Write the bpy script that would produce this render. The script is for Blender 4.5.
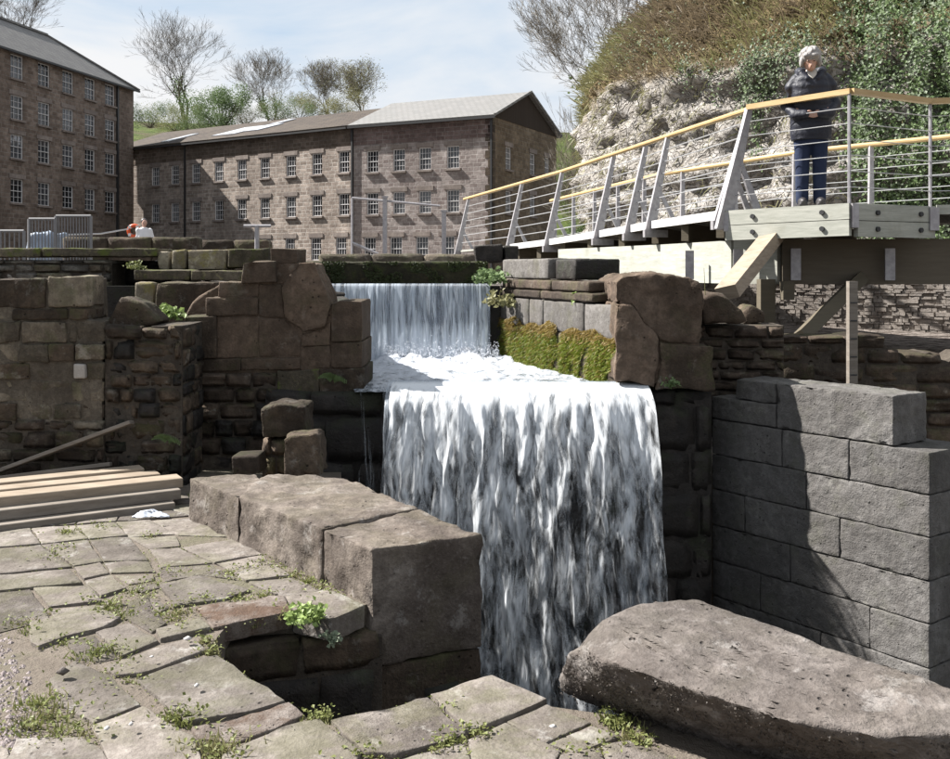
import bpy, bmesh, math, random
from mathutils import Vector, Matrix, noise
random.seed(7)
R = math.radians
for o in list(bpy.data.objects): bpy.data.objects.remove(o)
scene = bpy.context.scene
COL = scene.collection

# ------------------------------------------------------------------ camera, sky, sun, exposure
CAMZ, FPX, HY, CX = 1.6, 1000.0, 270.0, 475.0          # photograph is 950 x 759, level lens, horizon at row 270
cam_d = bpy.data.cameras.new('camera'); cam = bpy.data.objects.new('camera', cam_d); COL.objects.link(cam)
cam.location = (0, 0, CAMZ); cam.rotation_euler = (R(90), 0, 0)
cam_d.sensor_width = 36; cam_d.lens = 36*FPX/950; cam_d.shift_y = -(379.5-HY)/950
cam_d.clip_start = 0.05; cam_d.clip_end = 5000
scene.camera = cam

SUN_EL = 44.0
SUN_H = Vector((-0.976, 0.218))                          # horizontal direction towards the sun
SUN = Vector((SUN_H.x*math.cos(R(SUN_EL)), SUN_H.y*math.cos(R(SUN_EL)), math.sin(R(SUN_EL)))).normalized()
sd = bpy.data.lights.new('sun', 'SUN'); sd.energy = 5.0; sd.angle = R(0.53); sd.color = (1.0, 0.965, 0.915)
so = bpy.data.objects.new('sun', sd); COL.objects.link(so)
so.rotation_euler = SUN.to_track_quat('Z', 'Y').to_euler(); so.location = (-20, 5, 30)

world = bpy.data.worlds.new('World'); scene.world = world; world.use_nodes = True
wn, wl = world.node_tree.nodes, world.node_tree.links
wn.clear()
wo = wn.new('ShaderNodeOutputWorld'); bg = wn.new('ShaderNodeBackground'); bg.inputs['Strength'].default_value = 0.05
sky = wn.new('ShaderNodeTexSky'); sky.sky_type = 'NISHITA'; sky.sun_disc = False
sky.sun_elevation = R(SUN_EL); sky.sun_rotation = math.atan2(SUN_H.x, SUN_H.y); sky.dust_density = 1.5; sky.air_density = 1.0
tc = wn.new('ShaderNodeTexCoord'); mp = wn.new('ShaderNodeMapping'); mp.inputs['Scale'].default_value = (1.0, 1.0, 2.6)
mp.inputs['Location'].default_value = (0.35, 0.2, 0.13)
cn = wn.new('ShaderNodeTexNoise'); cn.inputs['Scale'].default_value = 3.0; cn.inputs['Detail'].default_value = 7; cn.inputs['Roughness'].default_value = 0.52
cn.inputs['Distortion'].default_value = 0.5
cr = wn.new('ShaderNodeValToRGB'); cr.color_ramp.elements[0].position = 0.36; cr.color_ramp.elements[1].position = 0.60
cm = wn.new('ShaderNodeMix'); cm.data_type = 'RGBA'; cm.inputs['B'].default_value = (6.1, 6.15, 6.25, 1)
wl.new(tc.outputs['Generated'], mp.inputs['Vector']); wl.new(mp.outputs[0], cn.inputs['Vector']); wl.new(cn.outputs['Fac'], cr.inputs[0])
pale = wn.new('ShaderNodeMix'); pale.data_type = 'RGBA'; pale.inputs['Factor'].default_value = 0.9; pale.inputs['B'].default_value = (3.75, 4.7, 5.8, 1)
wl.new(sky.outputs[0], pale.inputs['A'])
wl.new(cr.outputs[0], cm.inputs['Factor']); wl.new(pale.outputs['Result'], cm.inputs['A'])
wl.new(cm.outputs['Result'], bg.inputs[0]); wl.new(bg.outputs[0], wo.inputs[0])

vs = scene.view_settings; vs.view_transform = 'Standard'; vs.look = 'None'; vs.exposure = 1.6; vs.gamma = 1.0; vs.use_curve_mapping = False
scene.render.engine = 'CYCLES'
scene.cycles.transparent_max_bounces = 16
scene.render.resolution_x, scene.render.resolution_y = 1024, 818

# ------------------------------------------------------------------ helpers
def P(px, py, Y):                                        # pixel + known distance -> point
    return Vector(((px-CX)/FPX*Y, Y, CAMZ+(HY-py)/FPX*Y))
def G(px, py, z=0.0):                                    # pixel on a level surface -> point
    Y = (CAMZ-z)*FPX/(py-HY)
    return Vector(((px-CX)/FPX*Y, Y, z))
def tag(o, label=None, cat=None, group=None, kind=None):
    if label: o['label'] = label
    if cat: o['category'] = cat
    if group: o['group'] = group
    if kind: o['kind'] = kind
    return o
def link(name, me, mat=None, parent=None, smooth=False):
    o = bpy.data.objects.new(name, me); COL.objects.link(o)
    if mat and me is not None and not me.materials: me.materials.append(mat)
    if parent: o.parent = parent
    if smooth and me is not None: me.shade_smooth()
    return o
def empty(name, loc, label=None, cat=None, group=None, kind=None):
    o = bpy.data.objects.new(name, None); COL.objects.link(o); o.location = loc; o.empty_display_size = 0.2
    return tag(o, label, cat, group, kind)
def keep(o, parent):                                     # parent, keeping world coordinates in the mesh
    o.parent = parent
    o.matrix_parent_inverse = Matrix.Translation(-Vector(parent.location))
    return o
class MB:
    def __init__(s): s.v = []; s.f = []; s.uv = None
    def add(s, vs, fs):
        n = len(s.v); s.v += [tuple(v) for v in vs]; s.f += [tuple(i+n for i in f) for f in fs]
    def box(s, c, d, rz=0):
        cx, cy, cz = c; dx, dy, dz = d[0]/2, d[1]/2, d[2]/2; ca, sa = math.cos(rz), math.sin(rz)
        vs = []
        for z in (-dz, dz):
            for x, y in ((-dx,-dy),(dx,-dy),(dx,dy),(-dx,dy)): vs.append((cx+x*ca-y*sa, cy+x*sa+y*ca, cz+z))
        s.add(vs, [(3,2,1,0),(4,5,6,7),(0,1,5,4),(1,2,6,5),(2,3,7,6),(3,0,4,7)])
    def bar(s, a, b, w, h, up=(0,0,1)):                  # rectangular bar from a to b
        a, b = Vector(a), Vector(b); d = (b-a).normalized(); u = Vector(up)
        x = d.cross(u)
        if x.length < 1e-4: x = d.cross(Vector((1,0,0)))
        x.normalize(); y = x.cross(d); vs = []
        for p in (a, b):
            for i, j in ((-1,-1),(1,-1),(1,1),(-1,1)): vs.append(p+x*w/2*i+y*h/2*j)
        s.add(vs, [(3,2,1,0),(4,5,6,7),(0,1,5,4),(1,2,6,5),(2,3,7,6),(3,0,4,7)])
    def tube(s, pts, rad, n=6, cap=True):
        pts = [Vector(p) for p in pts]; m = len(pts)
        if not hasattr(rad, '__len__'): rad = [rad]*m
        rings = []
        for i, p in enumerate(pts):
            d = (pts[min(i+1, m-1)]-pts[max(i-1, 0)]).normalized()
            x = d.cross(Vector((0.13, 0.21, 0.97)))
            if x.length < 1e-3: x = d.cross(Vector((1, 0, 0)))
            x.normalize(); y = d.cross(x)
            rings.append([p+(x*math.cos(t)+y*math.sin(t))*rad[i] for t in (2*math.pi*k/n for k in range(n))])
        fs = []
        for i in range(m-1):
            for k in range(n):
                k2 = (k+1) % n; fs.append((i*n+k, i*n+k2, (i+1)*n+k2, (i+1)*n+k))
        if cap: fs += [tuple(range(n-1, -1, -1)), tuple((m-1)*n+k for k in range(n))]
        s.add([v for r in rings for v in r], fs)
    def mesh(s, name):
        me = bpy.data.meshes.new(name); me.from_pydata(s.v, [], s.f); me.update(); return me
    def build(s, name, mat, parent=None, smooth=False):
        o = link(name, s.mesh(name), mat, None, smooth)
        if parent: keep(o, parent)
        return o
def bm_mesh(bm, name):
    me = bpy.data.meshes.new(name); bm.to_mesh(me); bm.free(); return me
def refine(bm, edge, loops=5):
    for _ in range(loops):
        es = [e for e in bm.edges if e.calc_length() > edge]
        if not es: break
        bmesh.ops.subdivide_edges(bm, edges=es, cuts=1, use_grid_fill=True)
        bmesh.ops.triangulate(bm, faces=[f for f in bm.faces if len(f.verts) > 3])
def rough(bm, amp, scale, seed=0, octs=4):
    off = Vector((seed*3.7, seed*1.3, -seed*2.1))
    bm.normal_update()
    mv = []
    for v in bm.verts:
        n = noise.fractal((v.co+off)*scale, 0.9, 2.1, octs)
        mv.append((v, v.co+v.normal*amp*n))
    for v, c in mv: v.co = c
SEED = [0]
def hewn(pts, bevel=0.02, edge=0.1, amp=0.012, scale=5.0, seed=None, loops=5):
    """a worked stone: hull of points with worn arrises and an uneven surface"""
    SEED[0] += 1; seed = SEED[0] if seed is None else seed
    bm = bmesh.new()
    for p in pts: bm.verts.new(p)
    r = bmesh.ops.convex_hull(bm, input=bm.verts[:])
    bmesh.ops.delete(bm, geom=[g for g in r['geom_interior'] if isinstance(g, bmesh.types.BMVert)], context='VERTS')
    bmesh.ops.dissolve_limit(bm, angle_limit=R(3), verts=bm.verts[:], edges=bm.edges[:])
    if bevel: bmesh.ops.bevel(bm, geom=bm.edges[:], offset=bevel, segments=2 if edge < 0.12 else 1, affect='EDGES', profile=0.6)
    bmesh.ops.triangulate(bm, faces=bm.faces[:])
    refine(bm, edge, loops); rough(bm, amp, scale, seed)
    return bm
def prism(poly, d, bevel=0.02, edge=0.1, amp=0.012, scale=5.0, seed=None, loops=5):
    """extrude a world-space polygon along vector d (any outline)"""
    SEED[0] += 1; seed = SEED[0] if seed is None else seed
    bm = bmesh.new(); d = Vector(d)
    a = [bm.verts.new(p) for p in poly]; b = [bm.verts.new(Vector(p)+d) for p in poly]
    bm.faces.new(a); bm.faces.new(b[::-1]); n = len(a)
    for i in range(n): bm.faces.new((a[(i+1) % n], a[i], b[i], b[(i+1) % n]))
    bmesh.ops.recalc_face_normals(bm, faces=bm.faces[:])
    if bevel: bmesh.ops.bevel(bm, geom=bm.edges[:], offset=bevel, segments=2 if edge < 0.12 else 1, affect='EDGES', profile=0.6, clamp_overlap=True)
    bmesh.ops.triangulate(bm, faces=bm.faces[:])
    refine(bm, edge, loops); rough(bm, amp, scale, seed)
    return bm
def stone(poly, Y, depth, parent, mat, name='stone', **k):   # front outline in photo pixels on the plane y = Y
    bm = prism([P(x, y, Y) for x, y in poly], (0, depth, 0), **k)
    me = bm_mesh(bm, name); o = link(name, me, mat, None, True); keep(o, parent); return o
def rect(x0, y0, x1, y1, j=1.2):
    r = random.uniform
    return [(x0+r(0,j), y0+r(0,j)), (x1-r(0,j), y0+r(0,j)), (x1-r(0,j), y1-r(0,j)), (x0+r(0,j), y1-r(0,j))]

# ------------------------------------------------------------------ materials
ALB = (.73, .735, .775)                                  # reflectance level that goes with the exposure above
class NT:
    def __init__(s, name):
        s.m = bpy.data.materials.new(name); s.m.use_nodes = True; s.t = s.m.node_tree; s.t.nodes.clear()
        s.out = s.t.nodes.new('ShaderNodeOutputMaterial')
    def n(s, ty, **kw):
        nd = s.t.nodes.new(ty)
        for k, v in kw.items():
            if k in nd.inputs.keys():
                if isinstance(v, bpy.types.NodeSocket): s.t.links.new(v, nd.inputs[k])
                else: nd.inputs[k].default_value = v
            else: setattr(nd, k, v)
        return nd
    def l(s, a, b): s.t.links.new(a, b)
    def pos(s): return s.n('ShaderNodeNewGeometry').outputs['Position']
    def map(s, v, scale=(1,1,1), loc=(0,0,0), rot=(0,0,0)):
        return s.n('ShaderNodeMapping', Vector=v, Scale=scale, Location=loc, Rotation=rot).outputs[0]
    def noise(s, v, scale, detail=4, rough=0.55, dist=0.0):
        return s.n('ShaderNodeTexNoise', Vector=v, Scale=scale, Detail=detail, Roughness=rough, Distortion=dist).outputs['Fac']
    def ramp(s, f, stops):
        r = s.n('ShaderNodeValToRGB'); s.l(f, r.inputs[0]); e = r.color_ramp.elements
        while len(e) < len(stops): e.new(0.5)
        for i, (p, c) in enumerate(stops):
            e[i].position = p; e[i].color = (c, c, c, 1) if not hasattr(c, '__len__') else (*c, 1)
        return r.outputs[0]
    def mix(s, f, a, b, mode='MIX'):
        m = s.n('ShaderNodeMix', data_type='RGBA', blend_type=mode)
        for k, v in (('Factor', f), ('A', a), ('B', b)):
            i = [q for q in m.inputs if q.name == k and q.enabled][0]
            if isinstance(v, bpy.types.NodeSocket): s.l(v, i)
            elif hasattr(v, '__len__'): i.default_value = (*v, 1)
            else: i.default_value = v if i.type == 'VALUE' else (v, v, v, 1)
        return [q for q in m.outputs if q.enabled][0]
    def math(s, op, a, b=0.0, c=None):
        m = s.n('ShaderNodeMath', operation=op)
        for i, v in enumerate((a, b, c)):
            if v is None: continue
            if isinstance(v, bpy.types.NodeSocket): s.l(v, m.inputs[i])
            else: m.inputs[i].default_value = v
        return m.outputs[0]
    def bump(s, h, strength=0.5, dist=0.02, normal=None):
        b = s.n('ShaderNodeBump', Height=h, Strength=strength, Distance=dist)
        if normal: s.l(normal, b.inputs['Normal'])
        return b.outputs[0]
    def pbr(s, col, rough=0.85, normal=None, spec=0.3, metallic=0.0, **kw):
        p = s.n('ShaderNodeBsdfPrincipled'); col = s.mix(1.0, col, ALB, 'MULTIPLY')
        for k, v in (('Base Color', col), ('Roughness', rough), ('Metallic', metallic), ('Specular IOR Level', spec)):
            if isinstance(v, bpy.types.NodeSocket): s.l(v, p.inputs[k])
            elif hasattr(v, '__len__'): p.inputs[k].default_value = (*v, 1)
            else: p.inputs[k].default_value = v
        if normal: s.l(normal, p.inputs['Normal'])
        s.l(p.outputs[0], s.out.inputs[0]); s.p = p
        return s.m
def stone_mat(name, a, b, dark, lich=None, moss=None, lich_amt=0.0, moss_amt=0.0, stain=0.6, sc=1.0, bump=0.5, vary=0.35, rough=0.9, spec=0.2, pits=True):
    t = NT(name); p = t.pos(); rnd = t.n('ShaderNodeObjectInfo').outputs['Random']
    off = t.n('ShaderNodeVectorMath', operation='ADD')
    t.l(p, off.inputs[0])
    cx = t.n('ShaderNodeCombineXYZ'); sh = t.math('MULTIPLY', rnd, 40.0)
    for k in 'XYZ': t.l(sh, cx.inputs[k])
    t.l(cx.outputs[0], off.inputs[1]); q = off.outputs[0]
    n1 = t.noise(q, 2.6*sc, 6, 0.62); n2 = t.noise(q, 14*sc, 5, 0.65); n3 = t.noise(q, 70*sc, 3, 0.6)
    col = t.mix(t.ramp(n1, [(0.3, 0), (0.7, 1)]), a, b)
    col = t.mix(t.math('MULTIPLY', t.ramp(n2, [(0.42, 1), (0.62, 0)]), 0.5), col, dark)
    big = t.noise(p, 1.1*sc, 5, 0.6, 0.6)
    col = t.mix(t.math('MULTIPLY', t.ramp(big, [(0.40, 1), (0.60, 0)]), stain), col, dark)
    col = t.mix(t.math('MULTIPLY', t.math('ABSOLUTE', t.math('SUBTRACT', n3, 0.5)), 1.2), col, t.mix(t.ramp(n3, [(0.45, 0), (0.55, 1)]), dark, b))
    run = t.noise(t.map(p, (5.5, 5.5, .55)), 1.0, 5, .65)
    col = t.mix(t.math('MULTIPLY', t.ramp(run, [(.42, 1), (.56, 0)]), .35), col, dark)
    if lich_amt:
        lm = t.math('MULTIPLY', t.ramp(t.noise(q, 6*sc, 5, 0.7), [(0.58, 0), (0.66, 1)]), lich_amt)
        col = t.mix(lm, col, lich)
    if moss_amt:
        up = t.n('ShaderNodeSeparateXYZ', Vector=t.n('ShaderNodeNewGeometry').outputs['Normal']).outputs['Z']
        mm = t.math('ADD', t.noise(p, 3.2*sc, 6, 0.7), t.math('MULTIPLY', up, 0.06))
        mm = t.math('MULTIPLY', t.ramp(mm, [(0.52, 0), (0.64, 1)]), moss_amt)
        col = t.mix(mm, col, moss)
    vv = t.math('ADD', t.math('MULTIPLY', rnd, 2*vary), 1.0-vary)
    col = t.mix(1.0, col, vv, 'MULTIPLY')
    h = t.math('ADD', t.math('MULTIPLY', n2, 1.0), t.math('MULTIPLY', n3, 0.35))
    if pits:
        pv = t.n('ShaderNodeTexVoronoi', Vector=q, Scale=16*sc).outputs['Distance']
        pm = t.math('MULTIPLY', t.ramp(pv, [(0.06, 1), (0.16, 0)]), t.ramp(t.noise(q, 5*sc, 2), [(0.5, 0), (0.6, 1)]))
        h = t.math('SUBTRACT', h, t.math('MULTIPLY', pm, 0.9))
        col = t.mix(t.math('MULTIPLY', pm, 0.75), col, tuple(c*0.35 for c in dark))
    nr = t.bump(h, bump, 0.02/sc)
    return t.pbr(col, rough, nr, spec)

M = {}
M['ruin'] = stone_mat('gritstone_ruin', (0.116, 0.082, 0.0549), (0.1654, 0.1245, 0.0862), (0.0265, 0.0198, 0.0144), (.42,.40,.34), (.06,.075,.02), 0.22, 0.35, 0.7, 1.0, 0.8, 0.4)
M['ruin_warm'] = stone_mat('gritstone_warm', (0.1555, 0.1088, 0.0741), (0.1928, 0.1399, 0.0998), (0.044, 0.0318, 0.0222), (.4,.38,.32), (.05,.07,.02), 0.12, 0.15, 0.5, 1.0, 0.7, 0.25)
M['ashlar'] = stone_mat('weathered_ashlar', (0.2085, 0.1714, 0.1215), (0.2929, 0.2485, 0.1802), (0.0499, 0.0385, 0.0283), (.46,.43,.36), (.07,.085,.025), 0.25, 0.3, 0.75, 1.0, 0.7, 0.35)
M['rubble'] = stone_mat('pale_rubble', (0.234, 0.2115, 0.1755), (0.36, 0.3375, 0.288), (0.0688, 0.0597, 0.0497), (.5,.48,.42), (.09,.11,.03), 0.3, 0.3, 0.5, 1.3, 0.8, 0.5)
M['mossy'] = stone_mat('mossy_stone', (0.128, 0.1, 0.068), (0.192, 0.16, 0.112), (0.034, 0.0306, 0.0204), (.38,.34,.15), (.09,.11,.02), 0.4, 0.85, 0.5, 1.4, 0.9, 0.3)
M['lichened'] = stone_mat('lichened_stone', (0.289, 0.2465, 0.1785), (0.374, 0.3315, 0.2465), (0.1012, 0.0795, 0.0506), (.55,.5,.36), (.22,.19,.05), 0.4, 0.7, 0.45, 1.6, 0.8, 0.25)
M['slab'] = stone_mat('paving_slab', (0.2398, 0.2078, 0.1718), (0.3277, 0.2917, 0.2517), (0.0944, 0.0786, 0.0629), (.52,.50,.45), (.12,.125,.05), 0.35, 0.3, 0.65, 0.9, 0.6, 0.2, pits=True)
M['slab_rough'] = stone_mat('rough_paving', (0.18, 0.1548, 0.1296), (0.2592, 0.2304, 0.198), (0.0612, 0.049, 0.0398), (.5,.48,.42), (.11,.11,.04), 0.35, 0.3, 0.6, 1.6, 1.0, 0.15)
M['slab_rust'] = stone_mat('rust_moss_paving', (.2,.17,.14), (.29,.255,.22), (.08,.055,.04), (.4,.36,.28), (.085,.048,.028), 0.25, 0.8, 0.5, 1.5, 1.0, 0.1)
M['block'] = stone_mat('coping_block', (0.2192, 0.1777, 0.1399), (0.2948, 0.2533, 0.2079), (0.0606, 0.0468, 0.0374), (.48,.45,.40), (.10,.09,.04), 0.3, 0.2, 0.7, 1.0, 0.7, 0.08)
M['boulder'] = stone_mat('boulder_stone', (0.1858, 0.1579, 0.1331), (0.2384, 0.2105, 0.1858), (0.0572, 0.0468, 0.039), (.47,.44,.40), (.09,.085,.05), 0.3, 0.12, 0.55, 1.1, 0.8, 0.05)
M['pier'] = stone_mat('tooled_grey_stone', (0.1822, 0.1693, 0.1527), (0.233, 0.2228, 0.2037), (0.085, 0.0781, 0.0696), (.36,.34,.30), (.10,.105,.055), 0.22, 0.2, 0.6, 1.3, 1.0, 0.2)
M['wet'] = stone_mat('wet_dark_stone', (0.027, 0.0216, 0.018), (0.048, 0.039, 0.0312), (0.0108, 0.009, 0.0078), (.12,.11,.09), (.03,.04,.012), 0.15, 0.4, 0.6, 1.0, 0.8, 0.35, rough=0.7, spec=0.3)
M['brownwall'] = stone_mat('brown_walling', (0.0988, 0.0702, 0.0494), (0.1352, 0.104, 0.0754), (0.0271, 0.0193, 0.0147), (.36,.33,.26), (.07,.08,.025), 0.15, 0.3, 0.5, 1.3, 0.8, 0.35)
M['mortar'] = stone_mat('old_mortar', (.085,.07,.052), (.15,.125,.095), (.035,.028,.022), None, None, 0, 0, 0.5, 2.0, 1.0, 0.05)

# ------------------------------------------------------------------ stones and walls
POOL = []
for i in range(16):
    bm = bmesh.new(); bmesh.ops.create_cube(bm, size=1.0)
    bmesh.ops.subdivide_edges(bm, edges=bm.edges[:], cuts=3, use_grid_fill=True)
    rr = random.Random(i); cj = {}
    for v in bm.verts:
        ext = [1 if abs(abs(c)-.5) < 1e-4 else 0 for c in v.co]
        if sum(ext) >= 2: v.co *= 1-0.035*(sum(ext)-1)
        corner = tuple(1 if c > 0 else -1 for c in v.co)
        if corner not in cj: cj[corner] = Vector([rr.uniform(-1, 1)*k for k in (0.03, 0.03, 0.05)])
        v.co += cj[corner]*min(1, v.co.length/.8)+Vector([rr.uniform(-1, 1)*k for k in (0.012, 0.03, 0.016)])
    POOL.append(bm_mesh(bm, 'stone_%d' % i))
POOLM = {}
def pool_mesh(i, mat):
    k = (i, mat.name)
    if k not in POOLM:
        m = POOL[i].copy(); m.materials.append(mat); m.shade_smooth(); POOLM[k] = m
    return POOLM[k]
def brick(parent, mat, c, size, rz, tilt=0.0, name='stone'):
    me = pool_mesh(random.randrange(16), mat)
    o = bpy.data.objects.new(name, me); COL.objects.link(o)
    o.parent = parent
    o.location = Vector(c)-Vector(parent.location); o.rotation_euler = (0, tilt, rz); o.scale = size
    return o
def prof(top, s):
    for (s0, z0), (s1, z1) in zip(top, top[1:]):
        if s0 <= s <= s1: return z0+(z1-z0)*(s-s0)/max(1e-6, s1-s0)
    return top[0][1] if s < top[0][0] else top[-1][1]
def wall(parent, A, B, z0, top, courses, lens, thick, mat, core=True, proud=0.014, joint=0.009, jit=0.35, mats=None, skip=None, coremat=None):
    """courses of separate stones on the line A -> B, face on the right-hand side seen from A's left (towards -normal)"""
    A, B = Vector(A[:2]), Vector(B[:2]); L = (B-A).length; d = (B-A)/L; nrm = Vector((-d.y, d.x))
    rz = math.atan2(d.y, d.x); tmax = max(z for _, z in top)
    z = z0; k = 0
    while z < tmax-0.02:
        h = random.uniform(*courses); s = -random.uniform(0, lens[0])
        while s < L:
            l = random.uniform(*lens); s0, s1 = max(s, 0), min(s+l, L); s += l
            if s1-s0 < 0.05: continue
            tz = min(prof(top, s0+0.2*(s1-s0)), prof(top, s0+0.8*(s1-s0)))
            z1 = min(z+h, tz)
            if z1-z < 0.4*h: continue
            if skip and skip((s0+s1)/2, (z+z1)/2): continue
            pr = proud*random.uniform(1-jit*2, 1+jit*1.5)
            c2 = A+d*(s0+s1)/2+nrm*(thick/2-pr/2)
            mt = mats[min(int(random.random()*len(mats)), len(mats)-1)] if mats else mat
            brick(parent, mt, (c2.x, c2.y, (z+z1)/2), (s1-s0-joint, thick+pr, z1-z-joint*random.uniform(.7, 1.5)), rz, random.uniform(-.012, .012))
        z += h
    if core:
        n = max(6, int(L/0.15)); mb = MB(); vs = []; fs = []
        for i in range(n+1):
            s = L*i/n; t_ = prof(top, s)-0.035
            for q in (0.004, thick-0.01):
                p2 = A+d*s+nrm*q
                vs += [(p2.x, p2.y, z0-0.02), (p2.x, p2.y, t_)]
        for i in range(n):
            a = i*4; b = a+4
            fs += [(a, b, b+1, a+1), (b+2, a+2, a+3, b+3), (a+1, b+1, b+3, a+3), (a, a+2, b+2, b)]
        fs += [(0, 1, 3, 2), (n*4, n*4+2, n*4+3, n*4+1)]
        mb.add(vs, fs); mb.build('mortar_core', coremat or (M['wet'] if mat == M['wet'] else M['mortar']), parent)

# ================================================================== SETTING: ground, water, terrain
t = NT('soil'); p = t.pos()
col = t.mix(t.ramp(t.noise(p, 6, 6, .7), [(.35, 0), (.65, 1)]), (.11,.085,.06), (.23,.19,.145))
col = t.mix(t.ramp(t.noise(p, 2.2, 5, .7), [(.5, 0), (.64, .75)]), col, (.10,.115,.035))
col = t.mix(.55, col, (.19,.165,.135))
M['soil'] = t.pbr(col, .95, t.bump(t.noise(p, 40, 5, .7), .8, .02), .1)

t = NT('yard_ground'); p = t.pos()
col = t.mix(t.ramp(t.noise(p, .5, 5, .6), [(.35, 0), (.65, 1)]), (.22,.19,.16), (.33,.30,.26))
M['yard'] = t.pbr(col, .95, t.bump(t.noise(p, 30, 4), .4, .02), .1)

t = NT('hill_grass'); p = t.pos()
col = t.mix(t.ramp(t.noise(p, .35, 5, .7), [(.35, 0), (.65, 1)]), (.06,.085,.022), (.14,.19,.045))
col = t.mix(t.ramp(t.noise(p, .12, 5, .65), [(.48, 0), (.6, .8)]), col, (.10,.082,.05))
M['hill'] = t.pbr(col, .95, t.bump(t.noise(p, 3, 5, .7), .9, .3), .05)

# pit floor / lowest ground sheet
mb = MB(); mb.add([(-900,-900,-2.6),(900,-900,-2.6),(900,900,-2.6),(-900,900,-2.6)], [(0,1,2,3)])
tag(mb.build('ground', M['soil']), kind='structure')

# courtyard body: soil under the slabs with vertical sides to the wheel pit
edge = [G(206,648), G(300,712), G(331,722), G(430,698), G(492,678), G(549,703)]
body = [(v.x, v.y) for v in edge]+[(0.50,3.62), (0.92,3.72), (1.55,2.85), (2.6,2.2), (7,2.0), (7,-7), (-9,-7), (-9,9.4), (-2.0,9.4), (-1.1,8.2), (-0.86,6.5), (-0.50,4.85), (-0.56,4.78), (-1.12,4.66)]
mb = MB(); n = len(body)
mb.add([(x, y, -0.012) for x, y in body]+[(x, y, -2.7) for x, y in body], [tuple(range(n))]+[((i+1) % n, i, n+i, n+(i+1) % n) for i in range(n)])
bmt = bmesh.new(); bmt.from_mesh(mb.mesh('c')); bmesh.ops.triangulate(bmt, faces=bmt.faces[:]); bmesh.ops.recalc_face_normals(bmt, faces=bmt.faces[:])
yard = tag(link('courtyard', bm_mesh(bmt, 'courtyard'), M['soil']), kind='structure')

# terrain: mill yard, stony bank under the bridge, hillside
def ss(a, b, x):
    x = max(0, min(1, (x-a)/(b-a))); return x*x*(3-2*x)
def terr(x, y):
    yardz = 1.42
    bank = 0.52+0.75*ss(10.5, 27, y)+0.04*noise.noise((x*1.3, y*1.3, 0))
    w = ss(0.9, 1.9, x-0.0+0.31*(y-14)*(-1)*(-1)*0-((16.5-y)*0.0)) if y < 40 else 0
    bx = 1.6+(16.0-y)*0.31 if y > 12 else 2.4
    w = ss(bx-0.8, bx+0.4, x)*(1-ss(32, 44, y))
    z = yardz*(1-w)+bank*w
    h = ss(88, 124, y+0.12*x)*(17.5-0.03*(x+30))+ss(120, 330, y)*26
    if x > 8: h *= 1-0.55*ss(8, 60, x)
    return z+h+(noise.fractal((x*.06, y*.06, 2), 1, 2, 4)*1.6 if y > 92 else 0)
xs = [-420,-300,-220,-160,-120,-95,-80]+[-70+2.5*i for i in range(26)]+[-5+0.5*i for i in range(46)]+[18+3*i for i in range(14)]+[62,75,90,120,160,220,300,420]
ys = [11.15+0.6*i for i in range(32)]+[31+2.5*i for i in range(34)]+[118+6*i for i in range(18)]+[230,260,300,360,450,600]
mb = MB(); nx = len(xs); vs = [(x, y, terr(x, y)) for y in ys for x in xs]
fs = [(j*nx+i, j*nx+i+1, (j+1)*nx+i+1, (j+1)*nx+i) for j in range(len(ys)-1) for i in range(nx-1)]
b0 = len(vs); vs += [(x, 11.15, -2.7) for x in xs]
fs += [(b0+i, b0+i+1, i+1, i) for i in range(nx-1)]
mb.add(vs, fs)
t = NT('bank_and_yard'); p = t.pos()
sep = t.n('ShaderNodeSeparateXYZ', Vector=p)
litter = t.map(p, (1.0, 1.0, 1.0))
c1 = t.mix(t.ramp(t.noise(t.map(p, (.7,1.4,1)), 6.5, 6, .8), [(.42, 0), (.56, 1)]), (.11,.085,.065), (.50,.435,.37))
c2 = t.mix(t.ramp(t.noise(p, .5, 5, .6), [(.35, 0), (.65, 1)]), (.22,.19,.16), (.33,.30,.26))
gr = t.mix(t.ramp(t.noise(p, .35, 5, .7), [(.35, 0), (.65, 1)]), (.05,.07,.022), (.12,.155,.042))
gr = t.mix(t.ramp(t.noise(p, .1, 5, .65), [(.48, 0), (.58, .85)]), gr, (.10,.082,.05))
near = t.math('MULTIPLY', t.ramp(t.math('MULTIPLY', sep.outputs['Y'], .01), [(.34, 1), (.40, 0)]), t.ramp(t.math('MULTIPLY', sep.outputs['Z'], .1), [(.128, 1), (.136, 0)]))
col = t.mix(near, c2, c1)
col = t.mix(t.ramp(t.math('MULTIPLY', sep.outputs['Z'], .1), [(.2, 0), (.3, 1)]), col, gr)
hb = t.math('ADD', t.noise(litter, 7, 6, .75), t.math('MULTIPLY', t.noise(p, 28, 4, .7), .4))
M['terrain'] = t.pbr(col, .95, t.bump(hb, 1.0, .12), .1)
tag(mb.build('terrain', M['terrain'], smooth=True), kind='structure')

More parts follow.
